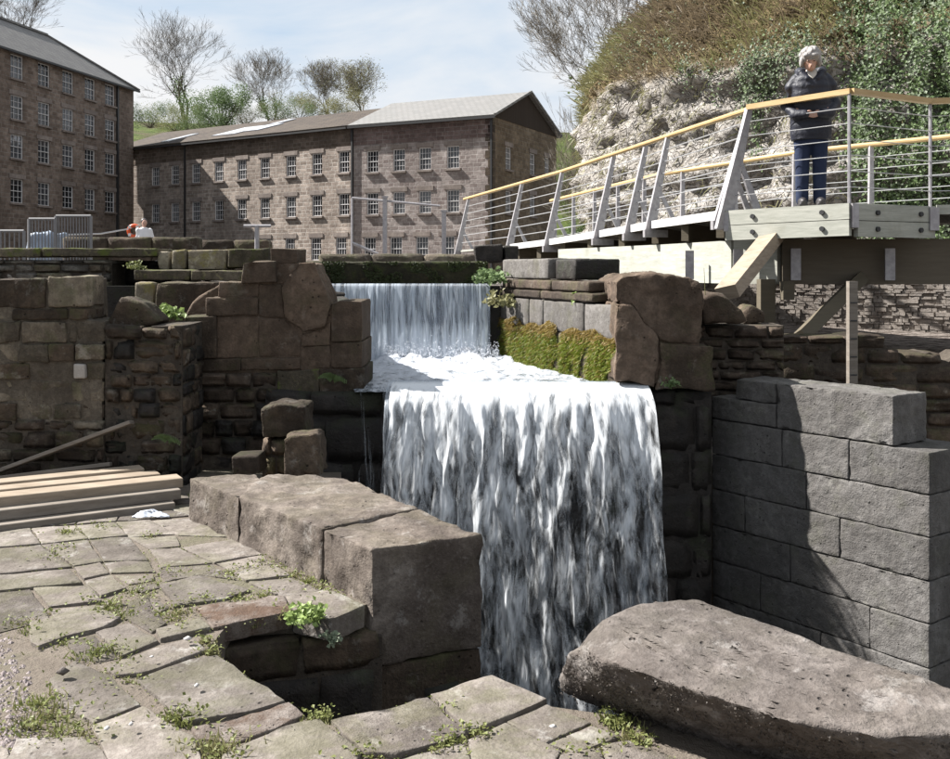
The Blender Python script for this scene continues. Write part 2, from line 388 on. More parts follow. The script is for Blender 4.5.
# ------------------------------------------------------------------ water
POOLZ = 0.68
def water_mat(name, lo, hi, su, sv, base=0.0, tint=(.80,.86,.92), seed=0.0, topfade=None):
    t = NT(name); uv = t.n('ShaderNodeUVMap').outputs[0]
    w = t.n('ShaderNodeTexNoise', Vector=t.map(uv, (2.2, 1.3, 1), (seed, seed, seed)), Scale=1.0, Detail=3).outputs['Color']
    wv = t.n('ShaderNodeVectorMath', operation='MULTIPLY_ADD'); t.l(w, wv.inputs[0]); wv.inputs[1].default_value = (.16, .10, 0); t.l(uv, wv.inputs[2])
    q = wv.outputs[0]
    n1 = t.noise(t.map(q, (su, sv, 1), (seed*2, seed, 0)), 1.0, 4, .6, .4)
    n2 = t.noise(t.map(q, (su*1.8, sv*1.4, 1), (seed, 4+seed, 0)), 1.0, 4, .6, .5)
    rid = t.math('SUBTRACT', 1.0, t.math('ABSOLUTE', t.math('MULTIPLY', t.math('SUBTRACT', n2, .5), 3.4)))
    n3 = t.noise(t.map(uv, (1.6, .35, 1), (seed+9, 0, 0)), 1.0, 2)
    f = t.math('ADD', t.math('MULTIPLY', n1, .85), t.math('MULTIPLY', rid, .22))
    f = t.math('ADD', f, t.math('MULTIPLY', t.math('SUBTRACT', n3, .5), .28))
    sepu = t.n('ShaderNodeSeparateXYZ', Vector=uv)
    if topfade: f = t.math('ADD', f, t.math('MULTIPLY', t.ramp(t.math('MULTIPLY', sepu.outputs['Y'], .25), topfade), 1.0))
    a = t.n('ShaderNodeMapRange', Value=f); a.inputs['From Min'].default_value = lo; a.inputs['From Max'].default_value = hi
    a.interpolation_type = 'SMOOTHSTEP'
    a.inputs['To Min'].default_value = base; a.inputs['To Max'].default_value = 0.97
    b = t.n('ShaderNodeBsdfPrincipled'); b.inputs['Base Color'].default_value = (*tint, 1); b.inputs['Roughness'].default_value = .25
    b.inputs['Specular IOR Level'].default_value = .5; b.inputs['Subsurface Weight'].default_value = 0.0
    t.l(t.bump(f, .4, .03), b.inputs['Normal'])
    tr = t.n('ShaderNodeBsdfTranslucent'); tr.inputs[0].default_value = (*tint, 1)
    mx = t.n('ShaderNodeMixShader'); mx.inputs[0].default_value = .2; t.l(b.outputs[0], mx.inputs[1]); t.l(tr.outputs[0], mx.inputs[2])
    tp = t.n('ShaderNodeBsdfTransparent'); ms = t.n('ShaderNodeMixShader')
    t.l(a.outputs[0], ms.inputs[0]); t.l(tp.outputs[0], ms.inputs[1]); t.l(mx.outputs[0], ms.inputs[2]); t.l(ms.outputs[0], t.out.inputs[0])
    return t.m
def curtain(name, mat, nu, nv, fn, kind='structure'):
    me = bpy.data.meshes.new(name); vs = []; uvs = []
    for j in range(nv+1):
        for i in range(nu+1):
            p, uv = fn(i/nu, j/nv); vs.append(p); uvs.append(uv)
    fs = [(j*(nu+1)+i, (j+1)*(nu+1)+i, (j+1)*(nu+1)+i+1, j*(nu+1)+i+1) for j in range(nv) for i in range(nu)]
    me.from_pydata(vs, [], fs); lay = me.uv_layers.new(name='UVMap')
    for lp in me.loops: lay.data[lp.index].uv = uvs[lp.vertex_index]
    o = link(name, me, mat, None, True); tag(o, kind=kind); return o
def low_sheet(x0, x1, off, amp, seed, reach=0.56, yl=7.86):
    def fn(u, v):
        x = x0+(x1-x0)*u; dist = 3.1*v
        lipy = yl-0.10*ss(0, 1, u)+0.05*noise.noise((x*2.1, seed, 0))
        if dist < 0.35:                                   # rounding over the lip
            y = lipy+0.25-dist; z = POOLZ+0.02-0.10*(dist/0.35)**2; 
        else:
            d = dist-0.35; y = lipy-0.10-reach*math.sqrt(max(d, 0)*0.85+0.0)*0.55-0.10*d; z = POOLZ-0.08-d
        n = noise.fractal((x*7, (z*1.2), seed), .8, 2.1, 4)*amp*min(1, dist*1.6)
        n2 = noise.noise((x*16, z*3.5, seed+3))*amp*.5*min(1, dist*1.6)
        return (x+n2*.6+0.05*v*(u-.5), y-off+n+n2, z), (x+seed, dist)
    return fn
M['fall_front'] = water_mat('falling_water_front', .465, .90, 10.5, 2.7, 0.0, (.66,.685,.715), seed=1.3, topfade=[(0.0, .34), (.09, .16), (.2, .03), (.5, .0)])
M['fall_back'] = water_mat('falling_water_back', .50, 1.05, 14, 2.6, 0.02, (.38,.42,.47), seed=5.1, topfade=[(0.0, .3), (.12, .1), (.3, 0)])
M['fall_upper'] = water_mat('falling_water_upper', .40, .84, 19, .9, 0.05, (.54,.60,.67), seed=8.2, topfade=[(0.0, -.10), (.10, .0), (.16, .2)])
M['fall_upper_back'] = water_mat('falling_water_upper_back', .35, 1.0, 9, .7, 0.2, (.15,.19,.26), seed=2.2)
curtain('waterfall', M['fall_front'], 150, 200, low_sheet(-0.66, 1.36, 0.05, .075, 1.0))
curtain('waterfall', M['fall_back'], 110, 150, low_sheet(-0.70, 1.33, -0.07, .06, 4.0))
def trickle(u, v):
    x = -0.92+0.30*u; d = 2.4*v
    return (x, 7.93-0.03*math.sqrt(d), POOLZ-0.02-d), (x*1.4+3, d)
M['trickle'] = water_mat('trickling_water', .62, .9, 9, .5, 0.0, seed=3.3)
curtain('waterfall', M['trickle'], 24, 40, trickle)
UY = 10.75
def up_sheet(off, amp, seed):
    def fn(u, v):
        x = -1.66+1.82*u; d = 0.80*v
        y = UY-0.03-0.13*math.sqrt(d)*1.2; z = 1.455-d
        n = noise.fractal((x*12, z*1.0, seed), .8, 2, 3)*amp*min(1, d*3)
        return (x, y-off+n, z), (x+seed, d)
    return fn
curtain('waterfall', M['fall_upper'], 150, 50, up_sheet(.03, .03, 2.0))
curtain('waterfall', M['fall_upper_back'], 90, 40, up_sheet(-.03, .02, 7.0))

t = NT('foaming_water'); p = t.pos(); sep = t.n('ShaderNodeSeparateXYZ', Vector=p)
warp = t.map(p, (6, 3.2, 6)); nn = t.noise(warp, 1.0, 6, .68, .6); n2 = t.noise(t.map(p, (22, 11, 22)), 1.0, 4, .65)
fo = t.math('ADD', t.math('ADD', t.math('MULTIPLY', nn, .8), t.math('MULTIPLY', n2, .3)), t.ramp(t.math('MULTIPLY', sep.outputs['X'], .5), [(0, -.30), (.01, .15), (.9, .10)]))
fo = t.math('ADD', t.math('ADD', t.math('MULTIPLY', nn, .8), t.math('MULTIPLY', n2, .3)), t.ramp(t.math('MULTIPLY', sep.outputs['Y'], .1), [(.79, -.06), (.86, .05), (.99, .12)]))
fm = t.ramp(fo, [(.46, 0), (.66, 1)])
col = t.mix(fm, (.09,.11,.12), (.68,.71,.74))
t.pbr(col, t.mix(fm, (.06,)*3, (.55,)*3), t.bump(t.math('ADD', nn, t.math('MULTIPLY', n2, .5)), .9, .05), .5)
M['foam'] = t.m
def pool_fn(u, v):
    y = 7.93+(UY+0.05-7.93)*v
    xl = -0.95-0.75*v; xr = 1.36-(1.36-0.34)*v**.9
    x = xl+(xr-xl)*u
    turb = .35+1.6*ss(.55, .98, v)
    z = POOLZ-0.02+0.035*noise.fractal((x*5, y*3, 1), .9, 2.1, 5)*turb+0.05*ss(.72, .97, v)*(1+noise.noise((x*8, y*8, 3)))-0.03*ss(.12, 0, v)
    return (x, y, z), (x, y)
curtain('pool_water', M['foam'], 130, 160, pool_fn)
# splash droplets where the upper fall lands
t = NT('spray'); M['spray'] = t.pbr((.88,.91,.94), .3, None, .5)
mb = MB(); rr = random.Random(3)
for i in range(2600):
    u = rr.random(); x = -1.5+1.75*u; hgt = abs(rr.gauss(0, .075)); y = UY-0.15-abs(rr.gauss(0, .35))
    s = rr.uniform(.001, .0045); z = POOLZ+0.03+hgt
    mb.add([(x-s,y,z),(x+s,y,z),(x,y-s,z),(x,y+s,z),(x,y,z-s*1.3),(x,y,z+s*1.6)], [(0,2,5),(2,1,5),(1,3,5),(3,0,5),(2,0,4),(1,2,4),(3,1,4),(0,3,4)])
for i in range(0):
    x = rr.uniform(-.62, 1.36); d = rr.random()**1.5*2.3
    y = 7.62-.31*math.sqrt(d)-.1*d+rr.gauss(0, .09)-.03; z = POOLZ-d; s = rr.uniform(.001, .003)
    mb.add([(x-s,y,z),(x+s,y,z),(x,y-s,z),(x,y+s,z),(x,y,z-s*3),(x,y,z+s*3)], [(0,2,5),(2,1,5),(1,3,5),(3,0,5),(2,0,4),(1,2,4),(3,1,4),(0,3,4)])
tag(mb.build('water_spray', M['spray']), 'white spray and droplets leaping from the falling water', 'spray', kind='stuff')
# water lying at the bottom of the pit
t = NT('pit_water'); p = t.pos(); M['pitwater'] = t.pbr((.02,.025,.025), .08, t.bump(t.noise(p, 5, 4), .5, .05), .5)
mb = MB(); mb.add([(-1.2,3.4,-2.3),(5,2.4,-2.3),(5,8.6,-2.3),(-1.2,8.6,-2.3)], [(0,1,2,3)]); tag(mb.build('pit_water', M['pitwater']), kind='structure')

# ================================================================== paving slabs (parts of the courtyard)
SL = [
 ([(31,623),(102,609),(120,618),(103,628),(65,637),(39,647),(31,643)],'slab',.02),
 ([(-12,594),(30,589),(50,618),(-12,634)],'slab_rough',.0),
 ([(34,588),(88,586),(101,601),(49,606)],'slab',.012),
 ([(51,609),(102,603),(107,606),(56,618)],'slab',-.006),
 ([(-14,577),(69,570),(81,583),(-14,592)],'slab',.014),
 ([(74,567),(100,563),(109,574),(84,579)],'slab',.018),
 ([(85,581),(111,576),(126,588),(101,596)],'slab',.016),
 ([(104,562),(148,561),(155,571),(112,572)],'slab',.004),
 ([(116,575),(153,575),(154,579),(130,583)],'slab',-.004),
 ([(132,586),(156,581),(160,586),(142,591)],'slab',-.01),
 ([(160,585),(200,575),(249,590),(226,598),(174,606)],'slab',.01),
 ([(112,597),(127,603),(112,606),(105,600)],'slab',-.01),
 ([(128,602),(147,598),(166,622),(152,631),(123,616)],'slab_rough',.0),
 ([(148,596),(170,606),(160,611),(151,603)],'slab',.0),
 ([(96,632),(130,623),(158,641),(121,656)],'slab',.012),
 ([(68,640),(94,634),(118,656),(100,660),(78,657)],'slab_rough',-.012),
 ([(157,630),(199,620),(210,629),(161,640)],'slab',.024),
 ([(107,667),(160,646),(191,637),(205,650),(142,673),(116,675)],'slab',.008),
 ([(137,679),(191,659),(218,656),(284,702),(246,713),(187,722)],'slab',.016),
 ([(50,679),(75,661),(110,676),(140,704),(94,722),(59,703)],'slab',.006),
 ([(91,725),(143,708),(167,723),(192,737),(206,775),(116,775)],'slab',.012),
 ([(18,739),(81,737),(102,748),(113,775),(0,778)],'slab',.0),
 ([(-14,745),(8,747),(14,778),(-20,778)],'slab',.0),
 ([(250,713),(288,702),(303,715),(267,730),(236,741),(202,737),(193,727)],'slab_rust',.0),
 ([(224,756),(281,727),(319,720),(360,751),(345,785),(215,785)],'slab',.014),
 ([(331,721),(428,697),(468,734),(443,742),(398,755),(366,753)],'slab_rough',.02),
 ([(431,696),(492,677),(546,700),(507,718),(471,732)],'slab',.022),
 ([(508,721),(547,704),(590,722),(547,741)],'slab',.0),
 ([(549,743),(591,725),(618,737),(574,752)],'slab',.004),
 ([(468,739),(506,722),(544,741),(560,751),(545,772),(475,768)],'slab',.0),
 ([(402,757),(464,740),(474,772),(396,790)],'slab',-.004),
 ([(602,744),(628,740),(700,765),(612,772)],'slab_rough',-.008),
 ([(562,754),(600,746),(610,775),(552,778)],'slab',-.004),
 ([(196,608),(283,597),(291,611),(214,628)],'slab_rust',.01),
 ([(287,598),(327,590),(364,607),(331,620),(294,611)],'slab',.022),
 ([(181,547),(235,538),(262,553),(215,562)],'slab',.0),
 ([(216,563),(262,555),(290,575),(246,580)],'slab',.008),
 ([(250,582),(290,577),(322,589),(286,597)],'slab',.0),
 ([(150,549),(178,547),(212,562),(162,566)],'slab',.0),
 ([(158,567),(212,564),(240,579),(200,573),(165,580)],'slab_rough',-.008),
 ([(-14,549),(40,545),(72,566),(-14,574)],'slab',.0),
 ([(42,545),(88,540),(102,561),(74,565)],'slab',.006),
 ([(90,540),(128,537),(148,559),(104,560)],'slab',.0),
 ([(-14,530),(30,528),(40,543),(-14,547)],'slab',.0),
 ([(32,528),(75,525),(88,538),(42,543)],'slab',.0),
 ([(77,525),(115,522),(127,535),(90,538)],'slab',.004),
 ([(117,522),(150,520),(175,533),(129,536)],'slab',.0),
 ([(130,537),(176,535),(180,545),(150,548)],'slab',.0),
 ([(152,520),(190,517),(232,536),(178,534)],'slab',-.004),
 ([(-14,513),(40,511),(31,526),(-14,529)],'slab',.0),
 ([(42,511),(84,509),(75,523),(33,526)],'slab_rough',.0),
 ([(86,509),(122,507),(116,520),(77,523)],'slab',.0),
 ([(124,507),(160,505),(189,515),(151,518),(118,520)],'slab_rough',.0),
 ([(162,505),(196,503),(226,512),(232,534),(192,516)],'slab',-.003),
 ([(60,500),(120,496),(122,505),(60,509)],'slab',-.003),
 ([(124,496),(186,492),(190,502),(124,505)],'slab_rough',-.003),
]
for poly, mt, dz in SL:
    # the outline is shrunk towards its middle so that a joint stays open, then cut with a worn outline
    w = [G(x, y) for x, y in poly]; c = sum(w, Vector())/len(w); pts = []
    for i, v in enumerate(w):
        nx_ = w[(i+1) % len(w)]; v2 = v-(c-v).normalized()*0.004
        pts.append(v2); L = (nx_-v).length; k = int(L/0.13)
        for q in range(1, k):
            m = v2.lerp(nx_+(c-nx_).normalized()*-0.004, q/k); m += (c-m).normalized()*random.uniform(-.005, .010); pts.append(m)
    tx, ty = random.uniform(-.009, .009), random.uniform(-.009, .009)
    pts = [Vector((v.x, v.y, dz*.45+(v.x-c.x)*tx+(v.y-c.y)*ty-0.002)) for v in pts]
    bm = prism(pts, (0, 0, -random.uniform(.08, .12)), bevel=.005, edge=.07, amp=.007 if mt == 'slab' else .012, scale=7, loops=4)
    keep(link('slab', bm_mesh(bm, 'slab'), M[mt], None, True), yard)
# slabs carrying on to the left of and behind the photograph's viewpoint
for ix in range(-9, 5):
    for iy in range(-9, 3):
        x, y = ix*.72+random.uniform(-.05, .05), 0.55+iy*.55
        if (y > 1.9 and -2.2 < x < 6): continue
        brick(yard, M['slab'], (x, y, -.04+random.uniform(-.01, .01)), (.69, .52, .09), random.uniform(-.02, .02), 0, 'slab')
for ix in range(-4, 0):
    for iy in range(0, 9):
        x, y = -3.25+ix*.72, 2.4+iy*.55
        if x > -(.5*y)+(-.45): continue
        brick(yard, M['slab'], (x, y, -.04+random.uniform(-.01, .01)), (.69, .52, .09), random.uniform(-.03, .03), 0, 'slab')

# pit side under the rust-moss slabs, stone by stone
w_ = empty('pit_wall', (-1.0, 4.7, 0), 'dark stone side of the small pit below the rusty moss covered slab', 'wall')
a_, b_ = G(198, 632), G(372, 606)
wall(w_, (a_.x-.15, a_.y+.02), (b_.x+.05, b_.y+.0), -2.6, [(0, -.11), (3, -.11)], (.2, .32), (.22, .5), .3, M['ruin'], mats=[M['ruin'], M['brownwall'], M['wet']])
# pit side under the near slabs (faces away from the photograph)
w_ = empty('pit_lining_wall', (-.6, 3.6, 0), 'stone lining below the near slabs around the small pit', 'wall')
for q0, q1 in ((edge[2], edge[4]), (edge[1], edge[0])):
    wall(w_, (q1.x, q1.y+.04), (q0.x, q0.y+.04), -2.6, [(0, -.12), (5, -.12)], (.25, .34), (.3, .6), .12, M['ruin'], core=False)

# ================================================================== coping block beside the waterfall
cb = empty('coping_wall', (-.9, 5.6, 0), 'long low wall of two joined coping blocks, sunlit on top, left of the lower fall', 'wall')
T0, T1, T2, T3 = G(190, 477, .27), G(372, 548, .27), G(482, 534, .27), G(345, 478, .27)   # top outline: back left, near left, near right, back right
T0b = G(255, 472, .27)
def lerp(a, b, k): return a+(b-a)*k
up = Vector((0, 0, 1))
m1, m2 = lerp(T0, T1, .78), lerp(T3, T2, .60)
def cblock(pts, z0, z1, mat, bev=.013, amp=.018, edge=.045):
    bm = hewn([Vector((p.x, p.y, z)) for p in pts for z in (z0, z1)], bevel=bev, edge=edge, amp=amp, scale=6, loops=6)
    keep(link('coping_stone', bm_mesh(bm, 'coping_stone'), mat, None, True), cb)
g1, g2 = lerp(T0, T1, .33), lerp(T0b, T3, .55)
cblock([T0, g1-(T1-T0)*.004, lerp(g1, g2, .5), T0b], -.12, .262, M['block'])
cblock([g1, lerp(T0,T1,.78), lerp(T3,T2,.595), T3, lerp(T0b,T3,.15)], -.12, .27, M['block'])
cblock([lerp(T0,T1,.787), T1, T2, lerp(T3,T2,.605)], -.30, .266, M['block'])
# the face below the coping, its shade put into a darker stone colour
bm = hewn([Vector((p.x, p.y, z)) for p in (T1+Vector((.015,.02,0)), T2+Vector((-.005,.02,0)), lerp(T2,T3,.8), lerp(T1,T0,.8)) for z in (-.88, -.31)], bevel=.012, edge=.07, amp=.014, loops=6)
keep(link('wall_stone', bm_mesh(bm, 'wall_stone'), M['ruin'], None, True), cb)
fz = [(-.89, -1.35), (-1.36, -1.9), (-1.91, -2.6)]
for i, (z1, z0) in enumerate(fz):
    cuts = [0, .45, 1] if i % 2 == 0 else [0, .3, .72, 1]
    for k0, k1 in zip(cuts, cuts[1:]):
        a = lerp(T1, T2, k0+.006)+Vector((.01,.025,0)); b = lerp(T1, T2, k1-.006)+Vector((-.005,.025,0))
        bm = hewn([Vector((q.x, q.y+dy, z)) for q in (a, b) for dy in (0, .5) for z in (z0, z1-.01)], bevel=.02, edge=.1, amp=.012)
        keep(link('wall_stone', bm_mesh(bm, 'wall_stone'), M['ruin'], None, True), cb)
# flank along the chasm
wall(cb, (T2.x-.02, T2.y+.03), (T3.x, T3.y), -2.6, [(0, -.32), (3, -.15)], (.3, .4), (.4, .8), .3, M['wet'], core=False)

# ================================================================== boulder in the right foreground
bd = empty('boulder', (.9, 3.3, 0), 'large flat topped weathered boulder at the lower right beside the paving', 'boulder')
zt = .34
top = [G(601,618,zt-.01), G(640,604,zt), G(693,599,zt), G(740,614,zt), G(815,640,zt-.005), G(950,688,zt-.01), G(1010,712,zt-.02), G(960,735,zt-.05), G(880,738,zt-.06), G(790,722,zt-.05), G(700,692,zt-.05), G(625,668,zt-.06), G(578,646,zt-.07), G(566,655,.20)]
bot = [G(556,690,-.02), G(603,708,-.02), G(665,728,-.05), G(765,762,-.05), G(960,800,-.05), G(1080,800,-.05), Vector((1.7,2.95,-.05)), Vector((1.0,3.72,-.05)), Vector((.5,3.8,-.05))]
bm = hewn(top+bot, bevel=.018, edge=.03, amp=.0, loops=7)
bm.normal_update()
mv = []
for v in bm.verts:
    side = 1-ss(.55, .95, v.normal.z)
    a = noise.fractal(v.co*4, .9, 2.1, 5)*.011+noise.fractal(v.co*22, .9, 2.1, 3)*.004
    a += side*(noise.fractal(v.co*Vector((14, 14, 6)), .8, 2.2, 4)*.013+noise.noise(v.co*7)*.014)
    mv.append((v, v.co+v.normal*a))
for v, c in mv: v.co = c
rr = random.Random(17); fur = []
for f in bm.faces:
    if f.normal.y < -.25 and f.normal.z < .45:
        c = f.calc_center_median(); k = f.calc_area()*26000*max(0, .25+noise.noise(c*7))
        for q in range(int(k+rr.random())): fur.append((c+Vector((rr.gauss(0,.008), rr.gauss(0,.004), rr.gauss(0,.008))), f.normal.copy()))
bo = keep(link('rock', bm_mesh(bm, 'boulder'), M['boulder'], None, True), bd)

# ================================================================== ruined walls on the left
# broken course-laid wall behind the timbers
LY = 7.42
lw = empty('ruined_wall', (-2.6, LY, 0), 'broken coursed stone wall behind the timber stack at the left', 'wall')
def Ls(lst, Y, parent, mats, depth=.34, **k):
    for r_ in lst:
        m = mats[random.randrange(len(mats))] if isinstance(mats, list) else mats
        stone(rect(*r_) if len(r_) == 4 and not hasattr(r_[0], '__len__') else list(r_), Y+random.uniform(-.02, .02), depth, parent, m, **k)
AS = [M['ashlar'], M['ashlar'], M['ruin']]
Ls([(-60,279,-4,307), (-3,278,46,308), (48,276,88,307), (-50,309,10,320), (12,309,67,320), (68,308,88,320), (-30,321,20,343), (22,321,67,343), (68,321,76,343), (77,321,104,342),
    (-34,344,18,362), (19,344,48,362), (49,344,74,362), (75,344,104,361), (-30,363,29,380), (31,363,71,380), (86,363,104,380),
    (-22,381,28,402), (31,381,70,403), (72,381,104,402), (-30,403,16,420), (17,404,52,420), (53,404,80,420), (81,403,104,419)], LY, lw, AS, bevel=.011, amp=.016, edge=.08, scale=8)
stone(rect(73,364,85,379), LY-.03, .3, lw, stone_mat('pale_patch_stone', (.46,.43,.38), (.52,.49,.44), (.3,.27,.23), bump=.3), bevel=.01, amp=.004)
PL = lambda px, Y: (px-CX)/FPX*Y
wall(lw, (PL(-70,LY), LY), (PL(104,LY), LY), -.1, [(0, P(0,420,LY).z), (9, P(0,420,LY).z)], (.10, .19), (.12, .34), .5, M['ruin'], mats=[M['ruin'], M['brownwall'], M['ashlar']], jit=.5)
wall(lw, (PL(104,LY), LY+.02), (PL(180,LY), LY+.05), -.1, [(0, P(0,320,LY).z), (.2, P(0,321,LY).z), (.23, P(0,327,LY).z), (.36, P(0,328,LY).z), (.38, P(0,321,LY).z), (.52, P(0,322,LY).z), (.8, P(0,319,LY).z)], (.09, .17), (.10, .30), .55, M['ruin'], mats=[M['ruin'], M['ruin'], M['brownwall'], M['wet']], jit=.7, proud=.022)
bm = prism([P(x, y, LY+.012) for x, y in ((-58,425),(-58,281),(86,279),(87,320),(102,323),(102,425))], (0,.42,0), bevel=.004, edge=.1, amp=.008, scale=9)
keep(link('mortar_core', bm_mesh(bm, 'mortar_core'), stone_mat('tan_mortar', (.14,.115,.085), (.21,.18,.135), (.05,.04,.03), None, None, 0, 0, 0.6, 2.0, 1.0, 0.05), None, True), lw)
wall(lw, (PL(180,LY)+.005, LY+.06), (PL(180,LY)+.005, LY+.60), -.1, [(0, P(0,322,LY).z), (1, P(0,320,LY).z)], (.09, .17), (.10, .26), .25, M['ruin'], mats=[M['ruin'], M['wet']], jit=.6)
# off to the left the wall goes on
wall(lw, (-9, LY-.1), (PL(-62,LY)-.02, LY), -.1, [(0, 1.5), (2.0, 1.52), (4.2, 1.52), (6, 1.52)], (.18, .26), (.3, .6), .5, M['ashlar'])
# leaning triangular stone on top
ls = link('fallen_stone', bm_mesh(prism([P(x,y,7.55) for x,y in ((104,328),(112,313),(121,297),(139,303),(156,322),(150,325),(128,328))], (0,.35,0), bevel=.02, edge=.07, amp=.02), 'fallen_stone'), M['ruin'], None, True)
tag(ls, 'wedge shaped loose stone leaning on the broken wall top', 'stone')

# rubble retaining wall with its coping, farther back
RY = 9.55
rw = empty('retaining_wall', (-3.8, RY, 0), 'pale dry stone retaining wall under a dark coping at the far left', 'wall')
wall(rw, (-9, RY), (PL(112,RY), RY), -.2, [(0, 1.70), (9, 1.70)], (.07, .13), (.12, .34), .4, M['rubble'], jit=.6, proud=.03, mats=[M['rubble'], M['rubble'], M['ashlar']], skip=lambda s, z: z < .95 or s < 3.2)
for x0, x1 in ((-420,-300),(-298,-190),(-188,-80),(-78,40),(42,157)):
    stone(rect(x0, 248, x1, 257, .6), RY-.08, .7, rw, M['mossy'], name='coping_stone', bevel=.012, amp=.008)
# dark return behind the wedge stone
wall(rw, (PL(112,RY), RY+.35), (PL(160,RY), RY+.35), -.2, [(0, 1.70), (2, 1.70)], (.12, .2), (.15, .4), .4, M['wet'], jit=.5)
# mossy blocks stepping down to the channel
sb = empty('stepped_blocks', (-2.7, 9.0, 0), 'row of upright lichened blocks on mossy stone ledges behind the ruin', 'wall')
Ls([(157,251,169,270), (171,250,186,270), (187,249,226,270)], 9.5, sb, M['lichened'], depth=.45, bevel=.015, amp=.012)
Ls([(227,248,268,268)], 9.45, sb, M['mossy'], depth=.6, bevel=.015, amp=.012)
Ls([(134,270,190,281), (191,270,262,281)], 9.1, sb, M['mossy'], depth=.8, bevel=.012, amp=.01)
Ls([(134,282,154,325)], 8.95, sb, M['lichened'], depth=.7, bevel=.02, amp=.015)
Ls([(155,282,215,325)], 8.8, sb, M['ruin'], depth=.8, bevel=.02, amp=.015)
Ls([((184,316),(192,302),(206,293),(222,283),(224,318))], 8.5, sb, M['ruin_warm'], depth=.5, bevel=.02, amp=.02)
mb = MB(); mb.box((-2.7, 9.75, .5), (1.6, .9, 1.9)); mb.build('mortar_core', M['wet'], sb)

# stepped ruin beside the pool
SY = 8.08
sr = empty('stepped_ruin', (-1.7, SY, 0), 'tall stepped ruin of big brown blocks with a cracked slanting stone, left of the pool', 'wall')
W = M['ruin_warm']
k_ = dict(bevel=.008, amp=.012, edge=.09)
stone([(270,248),(297,249),(297,263),(271,264)], SY, .4, sr, W, **k_)
stone([(243,263),(252,261),(275,261),(276,282),(241,283)], SY-.06, .45, sr, W, **k_)
stone([(277,264),(299,263),(297,284),(278,284)], SY, .5, sr, W, **k_)
stone([(299,262),(314,263),(322,283),(330,305),(324,326),(303,333),(286,318),(281,288)], SY-.035, .5, sr, W, bevel=.012, amp=.022, edge=.06, scale=5)
stone([(219,282),(258,283),(258,297),(218,297)], SY, .5, sr, W, **k_)
stone([(259,284),(281,285),(285,318),(259,317)], SY-.01, .5, sr, W, **k_)
stone([(206,298),(257,298),(257,315),(206,316)], SY-.02, .55, sr, W, **k_)
stone([(184,317),(216,316),(216,358),(184,358)], SY-.04, .6, sr, M['ruin'], **k_)
stone([(217,317),(258,317),(258,357),(217,358)], SY, .6, sr, W, **k_)
stone([(259,318),(285,320),(301,335),(300,356),(259,357)], SY, .6, sr, W, **k_)
stone([(302,335),(324,328),(331,321),(330,345),(302,346)], SY-.01, .6, sr, W, **k_)
stone([(331,304),(340,301),(362,301),(362,341),(331,342)], SY-.03, .7, sr, W, **k_)
stone([(331,343),(362,342),(362,368),(331,368)], SY-.02, .7, sr, W, **k_)
stone([(302,347),(330,346),(330,368),(302,368)], SY, .6, sr, W, **k_)
stone([(188,360),(240,359),(240,371),(188,371)], SY-.03, .6, sr, M['ruin'], **k_)
stone([(241,359),(300,358),(300,369),(241,370)], SY-.02, .6, sr, W, **k_)
stone([(277,371),(319,370),(319,397),(277,398)], SY-.03, .7, sr, M['mossy'], **k_)
stone([(320,370),(364,369),(364,394),(320,397)], SY-.04, .7, sr, M['ruin'], **k_)
bm = prism([P(x, y, SY+.004) for x, y in ((186,396),(186,319),(208,318),(208,300),(220,299),(220,284),(244,283),(245,264),(272,263),(273,251),(295,251),(297,265),(312,265),(328,306),(360,304),(361,396))], (0,.4,0), bevel=.004, edge=.08, amp=.008, scale=9)
keep(link('mortar_core', bm_mesh(bm, 'mortar_core'), W, None, True), sr)
# left channel wall behind the ruin, up to the weir
wall(sr, (-.98, SY+.72), (-1.74, UY+.1), .3, [(0, 1.32), (1.2, 1.42), (3, 1.45)], (.2, .3), (.3, .6), .5, M['wet'], core=True)
# rubble below the band
wall(sr, (PL(190,SY), SY-.02), (PL(278,SY), SY-.02), -.2, [(0, P(0,372,SY).z), (2, P(0,372,SY).z)], (.09, .17), (.12, .32), .5, M['ruin'], mats=[M['ruin'], M['wet'], M['brownwall']], jit=.6, proud=.022)

# loose stones on the end of the coping wall
k2 = dict(bevel=.012, amp=.018, edge=.04, scale=9)
o = link('loose_stone', bm_mesh(prism([P(x,y,7.0) for x,y in ((261,409),(268,406),(296,405),(304,408),(306,436),(263,438))], (0,.35,0), **k2), 'loose_stone'), M['ruin'], None, True)
tag(o, 'rough stone resting higher up behind the upright lump, beside the dark wet wall', 'stone')
o = link('loose_stone', bm_mesh(prism([P(x,y,6.72) for x,y in ((283,439),(290,436),(314,434),(318,437),(320,476),(285,478))], (0,.3,0), **k2), 'loose_stone'), M['ruin'], None, True)
tag(o, 'upright sunlit lump of stone standing at the back end of the coping wall', 'stone')
o = link('loose_stone', bm_mesh(prism([P(x,y,6.75) for x,y in ((231,457),(258,456),(260,474),(232,475))], (0,.25,0), bevel=.015, amp=.008, edge=.08), 'loose_stone'), M['brownwall'], None, True)
tag(o, 'small squared grey block lying behind the left end of the coping wall', 'stone')
sp = empty('stub_wall', (-1.5, 7.3, 0), 'low dark stub of walling that carries the loose rough stone', 'wall')
wall(sp, (PL(262,7.05), 7.05), (PL(306,7.05), 7.02), -.1, [(0, P(0,438,7.05).z), (2, P(0,438,7.05).z)], (.1, .17), (.12, .25), .4, M['ruin'])

